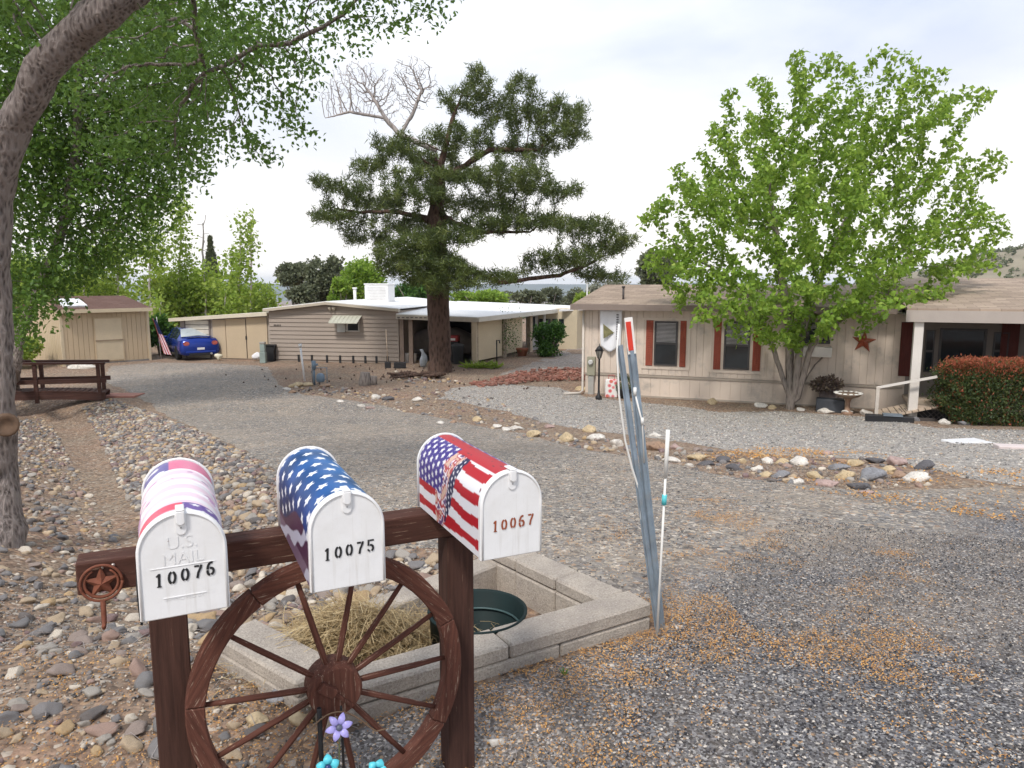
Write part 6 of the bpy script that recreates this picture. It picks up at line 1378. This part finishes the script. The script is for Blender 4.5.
# ---------------------------------------------------------------- footbridge
BG = gnd(106, 400); b_l = gnd(-30, 402); bdv = Vector((b_l.x-BG.x, b_l.y-BG.y, 0)); bdv.normalize(); ban = math.atan2(-bdv.y, -bdv.x)
WBR = wood('dark_brown_bridge_wood', (.075, .036, .028), (.14, .085, .06), 0, .66, .5)
BO = Vector((BG.x, BG.y, BG.z)); ban = R(20); br = thing('footbridge', 'dark brown wooden footbridge with railings over the dry wash', 'footbridge', BO, ban)
k = BG.y/F; BLn = 4.6
def arch(x): return .22*(1-((x+BLn/2)/(BLn/2))**2)*.6
q = MB(); nb = 30
for i in range(nb): x = -BLn+BLn*(i+.5)/nb; q.box((x, .36, .22+arch(x)), (BLn/nb-.015, .80, .045))
q.build('deck', WBR, br)
for y in (0, .72):
    q = MB(); pts = [(-BLn+BLn*i/8, y, .10+arch(-BLn+BLn*i/8)) for i in range(9)]
    for a, b in zip(pts, pts[1:]): q.bar(a, b, .06, .24)
    q.build('beam', WBR, br)
    for x in (-.15, -1.80, -3.45): MB().bb(x-.05, x+.05, y-.05 if y == 0 else y-.05, y+.05, .0, 1.12+arch(x)*.6).build('post', WBR, br)
    q = MB(); q.bar((-BLn, y-.0, 1.28), (.05, y, 1.13), .16, .06); q.build('handrail', WBR, br); q = MB(); q.bar((-BLn, y, .68), (.05, y, .60), .05, .13); q.build('rail', WBR, br)
g = gnd(122, 396); o = MB().bb(-.55, .55, -.35, .35, -.05, .05).build('paving_slab', simple('red_slab', (.36, .17, .13), .9, .2), bevel=.01); o.location = g; tag(o, 'reddish paving slab at the right end of the footbridge', 'paving slab')
g = gnd(82, 368); o = meshfrom('rubble', RSH3[3]*np.array([.8, .4, .3]), ICO3[1], M['b_white']); o = put('boulder', o); o.location = g; tag(o, 'pale heap of stone against the shed wall behind the bridge', 'rock')
# ---------------------------------------------------------------- car
CB = simple('metallic_blue_paint', (.008, .035, .27), .2, .04, 3, .35, spec=.6); CG = glass('car_glass', (.03, .04, .045)); TY = simple('tyre', (.018, .018, .018), .8); RIM = simple('alloy', (.6, .6, .62), .3, metal=.9)
cg = gnd(197, 361); ca_ = R(-90+78+0); car_h = R(90-11)     # heading
car = thing('parked_car', 'bright blue sedan parked rear first view beside the tan shed', 'car', (cg.x-.45, cg.y+1.0, -1.655), R(36))
# local: y forward (away from the camera), origin at the rear axle line on the ground
secs = [  # y, half width, z bottom, z belt, z shoulder(half width factor), roof z, roof half width
 (-.82, .62, .34, .62, None), (-.78, .76, .28, .86, None)]
def carsec(y, hw, z0, zb, hr, zt): # closed half profile mirrored
    p = [(hw*.80, z0), (hw*.97, z0+.10), (hw, (z0+zb)/2), (hw*.96, zb), (hr, zt), (hr*.55, zt+.035), (0, zt+.045)]
    return [(x, y, z) for x, z in p]+[(-x, y, z) for x, z in p[::-1][1:]]
S = [(-.98, .70, .36, .62, .58, .70), (-.93, .84, .26, .74, .74, .93), (-.70, .87, .22, .86, .74, 1.00), (-.40, .88, .22, .90, .72, 1.02), (-.05, .88, .22, .92, .64, 1.22), (.40, .88, .22, .93, .56, 1.40), (1.1, .88, .22, .92, .57, 1.44), (1.7, .88, .22, .91, .58, 1.40), (2.4, .88, .22, .90, .66, 1.06), (2.75, .87, .22, .86, .70, .94), (3.25, .85, .25, .74, .66, .82), (3.50, .72, .34, .60, .52, .66)]
q = MB(); m = len(carsec(*S[0]))
vs = [p for s_ in S for p in carsec(*s_)]; fs = [(i*m+j, i*m+j+1, (i+1)*m+j+1, (i+1)*m+j) for i in range(len(S)-1) for j in range(m-1)]+[(i*m+m-1, i*m, (i+1)*m, (i+1)*m+m-1) for i in range(len(S)-1)]+[tuple(range(m))[::-1], tuple(range((len(S)-1)*m, len(S)*m))]
q.add(vs, fs, 0, True); body = q.build('body', CB, car)
def lerp(a, b, t): return [a[i]+(b[i]-a[i])*t for i in range(3)]
def skin(i0, i1, j0, j1, ins=.12, off=.006, y_in=.0):
    A, B_ = carsec(*S[i0]), carsec(*S[i1]); P = [A[j0], A[j1], B_[j1], B_[j0]]; c = [sum(p[k] for p in P)/4 for k in range(3)]; P = [lerp(p, c, ins) for p in P]
    n = (Vector(P[1])-Vector(P[0])).cross(Vector(P[3])-Vector(P[0])).normalized(); o_ = Vector((c[0], 0, c[2]-.8)); n = n if n.dot(o_) > 0 else -n
    return [Vector(p)+n*off for p in P]
q = MB(); A, B_ = carsec(*S[3]), carsec(*S[5]); T = carsec(*S[3])
# rear screen across the whole back, windscreen, side windows
q.add([Vector(p)+Vector((0, -.03, .035)) for p in (lerp(A[4], B_[4], .06), lerp(A[6], B_[6], .06), lerp(A[8], B_[8], .06), lerp(A[8], B_[8], .94), lerp(A[6], B_[6], .94), lerp(A[4], B_[4], .94))], [(0, 1, 4, 5), (1, 2, 3, 4)]); q.build('rear_screen', simple('painted_reflection_screen', (.45, .50, .52), .08, .1, spec=1), car)  # pale base colour paints a reflection onto the rear screen
q = MB(); A, B_ = carsec(*S[7]), carsec(*S[9]); q.add([Vector(p)+Vector((0, .03, .03)) for p in (lerp(A[4], B_[4], .06), lerp(A[6], B_[6], .06), lerp(A[8], B_[8], .06), lerp(A[8], B_[8], .9), lerp(A[6], B_[6], .9), lerp(A[4], B_[4], .9))], [(0, 1, 4, 5), (1, 2, 3, 4)]); q.build('windscreen', CG, car)
for j0, j1 in ((3, 4), (8, 9)):
    for i0, i1 in ((4, 5), (5, 6), (6, 7)): q = MB(); q.add(skin(i0, i1, j0, j1, .12), [(0, 1, 2, 3)]); q.build('side_window', CG, car)
for x in (-.62, .62):
    q = MB(); q.lathe([(.0, .0), (.07, .0), (.10, .02), (.10, .06)], 14, M=Matrix.Rotation(PI/2, 4, 'X') @ Matrix.Scale(1.35, 4, Vector((1, 0, 0)))); o = q.build('tail_light', simple('tail_lamp', (.42, .10, .08), .15, .5, 8, spec=.8), car); o.location = (x, -.925, .80)
q = MB(); q.bb(-.16, .16, -1.0, -.985, .50, .60); q.build('number_plate', simple('plate_white', (.75, .75, .78), .5, .1, 30), car)
q = MB(); q.bb(-.66, .66, -.985, -.90, .36, .46); q.build('bumper', simple('bumper_blue', (.01, .045, .34), .35), car, bevel=.02)
q = MB(); q.bb(-.55, .55, -.80, -.60, 1.075, 1.10); q.bb(-.5, -.44, -.74, -.66, .98, 1.08); q.bb(.44, .5, -.74, -.66, .98, 1.08); q.build('spoiler', CB, car, bevel=.01)
q = MB(); q.bb(-.5, .5, -.975, -.93, .24, .35); q.build('diffuser', BLK, car); q = MB(); q.tube([(.45, -1.02, .30), (.45, -.85, .30)], .05, 10); q.build('exhaust', RIM, car)
for y in (0, 2.55):
    for x in (-.80, .80):
        s_ = 1 if x > 0 else -1; w = MB().lathe([(.31, -.10), (.325, -.07), (.325, .07), (.31, .10), (.20, .10), (.20, -.10)], 24, M=Matrix.Rotation(PI/2, 4, 'Y')).build('wheel', TY, car); w.location = (x, y, .325)
        q = MB(); q.lathe([(.0, .075*s_), (.05, .08*s_), (.06, .06*s_)], 12, M=Matrix.Rotation(PI/2, 4, 'Y')); q.lathe([(.205, .09*s_), (.18, .06*s_), (.19, -.05*s_)], 20, M=Matrix.Rotation(PI/2, 4, 'Y'))
        for a in range(7): aa_ = a*2*PI/7; q.bar((.072*s_, .04*math.cos(aa_), .04*math.sin(aa_)), (.072*s_, .19*math.cos(aa_), .19*math.sin(aa_)), .035, .02, (1, 0, 0))
        q.build('rim', RIM, w)
for x in (-.98, .98): q = MB(); q.lathe([(.0, -.07), (.09, -.05), (.09, .03), (0, .06)], 8, (x, 1.75, .98)); q.build('mirror', CB, car)
# flag on a leaning pole between shed and car
g = gnd(160, 358); fl = thing('flag', 'stars and stripes flag hanging from a leaning pole beside the blue car', 'flag', (g.x, g.y-.6, g.z)); tp = at(156.5, 317, g.y-.6)-Vector((g.x, g.y-.6, g.z)); 
q = MB(); q.tube([(.25, .2, 0), (tp.x, 0, tp.z)], [.022, .018], 6); q.build('pole', WHT, fl)
t_ = NT('flag_cloth'); cc = t_.coord('UV'); 
V = []; nu, nv = 10, 24; cols = []
for j in range(nv+1):
    for i in range(nu+1):
        u, v = i/nu, j/nv; w = .16+.26*v; x = tp.x-.12+v*.50+(u-.4)*w; V.append((x, -.05+.06*math.sin(u*8+v*2), tp.z-.05-v*1.65-u*.10))
        cols.append((.02, .025, .09) if (v < .42 and u > .45) else ((.55, .06, .09) if int(u*6.99) % 2 == 0 else (.78, .76, .78)))
q = MB(); fcs = [(j*(nu+1)+i, j*(nu+1)+i+1, (j+1)*(nu+1)+i+1, (j+1)*(nu+1)+i) for j in range(nv) for i in range(nu)]
MR, MW_, MN = simple('flag_red_cloth', (.50, .05, .07), .8), simple('flag_white_cloth', (.76, .74, .76), .8), simple('flag_blue_cloth', (.03, .035, .11), .8)
q.add(V, [], 0)
for j in range(nv):
    for i in range(nu):
        u, v = (i+.5)/nu, (j+.5)/nv; q.f.append(list(fcs[j*nu+i])); q.m.append(2 if v < .40 and u > .4 else (0 if i % 2 == 0 else 1)); q.sm.append(True)
q.build('cloth', [MR, MW_, MN], fl, fix=False)
# ---------------------------------------------------------------- things by the left house
def place(name, px, py, label, cat, rz=0): g = gnd(px, py); return thing(name, label, cat, g, rz), g
t, g = place('utility_pedestal', 263.5, 363, 'grey green utility pedestal before the tan double doors', 'utility box'); q = MB(); q.bb(-.13, .13, -.12, .12, .0, .5); q.bb(-.11, .11, -.10, .10, .5, .85); q.build('pedestal_body', simple('utility_green', (.26, .32, .30), .6), t, bevel=.02); q = MB(); q.bb(-.12, .12, -.11, .11, .852, .95); q.build('cap', simple('utility_grey', (.33, .31, .28), .6), t, bevel=.02)
t, g = place('black_bin', 270, 361, 'black box shaped bin right of the utility pedestal', 'bin'); MB().prism([(-.24, 0), (.24, 0), (.28, .70), (-.28, .70)], -.2, .2).build('bin_body', BLK, t, bevel=.02); MB().bb(-.30, .30, -.23, .23, .702, .76).build('lid', BLK, t)
t, g = place('white_sack', 257, 361, 'crumpled white sack leaning left of the utility pedestal', 'sack'); o = fast_mesh('sack_cloth', RSH3[2]*np.array([.28, .2, .42])+np.array([0, 0, .22]), ICO3[1], simple('sack_white', (.74, .74, .76), .7), t, smooth=True, world=False)
t, g = place('white_sack', 219, 361, 'cream coloured sack on the ground at the right side of the blue car', 'sack'); o = fast_mesh('sack_cloth', RSH3[5]*np.array([.18, .2, .34])+np.array([0, 0, .18]), ICO3[1], simple('sack_cream', (.66, .62, .48), .7), t, smooth=True, world=False)
g = gnd(305, 381); q = MB(); q.tube([(0, 0, -.1), (-.12, 0, 1.25)], .035, 8); q.tube([(-.12, 0, 1.24), (-.13, 0, 1.36)], .065, 8); o = q.build('white_pipe', WHT); o.location = g; tag(o, 'thin white standpipe leaning in the red dirt before the taupe wall', 'pipe')
t, g = place('water_valve', 319, 385, 'blue grey water valve inside a low metal guard frame', 'water valve'); VB = simple('valve_blue_grey', (.16, .22, .28), .5, .2)
q = MB(); q.tube([(-.16, 0, 0), (-.16, 0, .80)], .04, 8); q.tube([(-.16, 0, .55), (-.16, 0, .85)], .075, 8); q.tube([(-.22, 0, .72), (-.02, 0, .72)], .04, 8); q.build('riser', VB, t)
q = MB(); q.lathe([(.10, .1), (.15, .15), (.15, .32), (.10, .40), (.03, .42)], 12, (.06, 0, 0)); q.build('valve_body', VB, t); q = MB()
for x in (-.24, .28): q.tube([(x, .05, 0), (x, .05, .62)], .018, 6)
q.tube([(-.24, .05, .6), (.28, .05, .6)], .018, 6); q.tube([(-.24, .05, .2), (.28, .05, .2)], .015, 6); q.build('guard_frame', simple('guard_grey', (.24, .26, .28), .6), t)
t, g = place('tree_stump', 365, 385, 'short weathered tree stump in the red dirt', 'stump'); q = MB(); q.tube([(0, 0, -.1), (0, 0, .1), (.02, 0, .45)], [.25, .20, .17], 10, wob=.3); q.build('stump_wood', M['bark_maple'], t); q = MB(); q.tube([(.25, .1, -.05), (.3, .1, .30)], [.14, .11], 8, wob=.3); q.build('side_shoot', M['bark_maple'], t)
t, g = place('log_heap', 412, 378, 'heap of short dark logs left of the pine trunk', 'logs'); q = MB(); r_ = random.Random(2)
for k in range(16): a = r_.uniform(-.5, .5); x, y = r_.uniform(-.9, 1.0), r_.uniform(-.3, .3); q.tube([(x-.3, y, .06+r_.random()*.12), (x+.3, y+a*.4, .06+r_.random()*.12)], r_.uniform(.04, .08), 6, wob=.2)
q.build('log', M['bark_pine'], t, fix=False)
# things in the carport
def carp(px, back, ydn=361):
    O = FO+Vector((-fd[1], fd[0], 0))*back; t_2, _ = plane_hit(px, 350, O, fd); p = O+Vector((fd[0]*t_2, fd[1]*t_2, 0)); p.z = FZ+.02; return p
p = carp(458, .3); t = thing('rubbish_bin', 'dark grey round rubbish bin in the carport right of the pine', 'bin', p, FA); q = MB(); q.lathe([(.20, 0), (.26, .75), (.28, .76), (.28, .80)], 18); q.build('bin_body', simple('bin_grey', (.06, .065, .07), .6), t); q = MB(); q.lathe([(.29, .80), (.29, .84), (.15, .90), (.0, .91)], 18); q.build('lid', simple('bin_lid', (.07, .075, .08), .6), t)
p = carp(440, 3.0); cv = thing('covered_car', 'car under a pale tan cover inside the dark carport', 'car', p, FA); q = MB(); m = len(carsec(*S[0])); vs = [(p_[1]-.9, p_[0]*1.05, p_[2]*.98+.02) for s_ in S for p_ in carsec(*s_)]; q.add(vs, fs, 0, True); q.build('car_cover', simple('tan_cover', (.20, .17, .15), .9, .2, 3), cv)
p = carp(454, .9); t = thing('red_cooler', 'red box with a white plate standing in the dark carport', 'box', p, FA); MB().bb(-.22, .22, -.2, .2, 0, .95).build('stand', BLK, t); MB().bb(-.24, .24, -.22, .22, .952, 1.22).build('red_case', simple('bright_red', (.30, .03, .03), .5), t, bevel=.03); MB().bb(-.12, .12, -.235, -.222, 1.0, 1.1).build('label_plate', WHT, t)
for px, lab in ((406.5, 'white bucket nearest the taupe wall in the carport'), (413, 'white bucket right of the carport post')): p = carp(px, .25); t = thing('bucket', lab, 'bucket', p); MB().lathe([(.13, 0), (.16, .42), (.17, .43)], 14).build('pail', WHT, t)
g = gnd(423, 367); t = thing('goose_statue', 'pale grey bird statue left of the pine trunk', 'statue', g); q = MB(); q.tube([(0, 0, 0), (0, 0, .12), (.03, 0, .30), (.05, 0, .48), (0, 0, .62), (-.04, 0, .72), (-.12, 0, .74)], [.09, .14, .17, .12, .06, .065, .02], 12); q.build('statue_body', simple('statue_grey', (.34, .37, .40), .6, .3, 5), t)
g = gnd(374, 0+366); g = gnd(388, 368); t = thing('garden_tools', 'shovel and dark tools leaning on the taupe wall near the carport', 'tools', g); q = MB(); q.tube([(-.1, .3, 1.6), (0, 0, 0)], .018, 6); q.build('handle', simple('tool_wood', (.35, .27, .2), .7), t); q = MB(); q.box((0, -.03, .1), (.26, .04, .34)); q.box((.5, 0, .12), (.5, .3, .24), Matrix.Rotation(.2, 3, 'Z')); q.build('blade', BLK, t, bevel=.03)
p = sidept(sidepx(514), -.45); p.z = FZ; t = thing('terracotta_pot', 'terracotta pot at the foot of the cream carport panels', 'plant pot', p); MB().lathe([(.20, 0), (.28, .28), (.32, .34), (.30, .40), (.24, .40)], 16).build('pot', simple('terracotta', (.34, .13, .07), .8), t)
P = np.array(p)+rng.normal(0, .08, (60, 3))+[0, 0, .45]
# creeper on the pillar and yucca by the corner
p = sidept(sidepx(503), -.12); P = rng.normal(0, 1, (700, 3))*[.28, .12, .5]+[p.x+.1, p.y, FZ+1.2]; t = thing('creeper', 'thin creeper climbing the pillar between the cream panels', 'plant', (p.x, p.y, FZ)); leaf_cloud('foliage', t, P, rng.normal(0, 1, (700, 3)), .08, M['leaf_shrub'], .6)
g = gnd(482, 368); t = thing('yucca', 'low spiky yellow green plant at the carport corner', 'plant', g); n = 220; a = rng.uniform(0, 6.28, n); D = np.stack([np.cos(a), np.sin(a), rng.uniform(.1, .8, n)], 1); P = np.tile(np.array(g), (n, 1))+np.stack([rng.uniform(-.7, .7, n), rng.uniform(-.2, .2, n), np.zeros(n)+.03], 1); leaf_cloud('spikes', t, P, D*3, .42, M['leaf_poplar'], .10, droop=0)
p = sidept(sidepx(487), -.5); p.z = FZ; t = thing('tap_post', 'black water tap post in front of the cream panel', 'tap', p); q = MB(); q.tube([(0, 0, 0), (0, 0, 1.0), (.12, 0, .98), (.14, 0, .85)], .03, 6); q.build('tap_pipe', BLK, t)
for i, (px, lab) in enumerate(((547, 'red brown pot at the foot of the round shrub'), (543, 'small red pot left of the round shrub'))): g = gnd(px, 348); t = thing('terracotta_pot', lab, 'plant pot', g); MB().lathe([(.12, 0), (.2, .3), (.2, .36)], 12).build('pot', simple('red_pot', (.36, .12, .08), .8), t)
# utility mast by the beige house and fencing in the gap
g = gnd(587, 345); t = thing('service_pole', 'slim grey service mast rising in the gap by the beige house', 'pole', (at(587, 300, 45).x, 45, hz(3, 45))); q = MB(); q.tube([(0, 0, 0), (0, 0, 4.2)], .05, 8); q.build('mast', simple('mast_grey', (.5, .5, .48), .5), t)
# haze
hm = bpy.data.materials.new('haze'); hm.use_nodes = True; hn = hm.node_tree; hn.nodes.remove(hn.nodes['Principled BSDF'])
pv = hn.nodes.new('ShaderNodeVolumePrincipled'); pv.inputs['Color'].default_value = (.72, .82, .97, 1); pv.inputs['Density'].default_value = .00014; hn.links.new(pv.outputs[0], hn.nodes['Material Output'].inputs['Volume'])
tag(MB().bb(-6900, 6900, -800, 7600, -90, 60).build('haze', hm), 'faint bluish air haze over the valley', 'haze', kind='stuff')
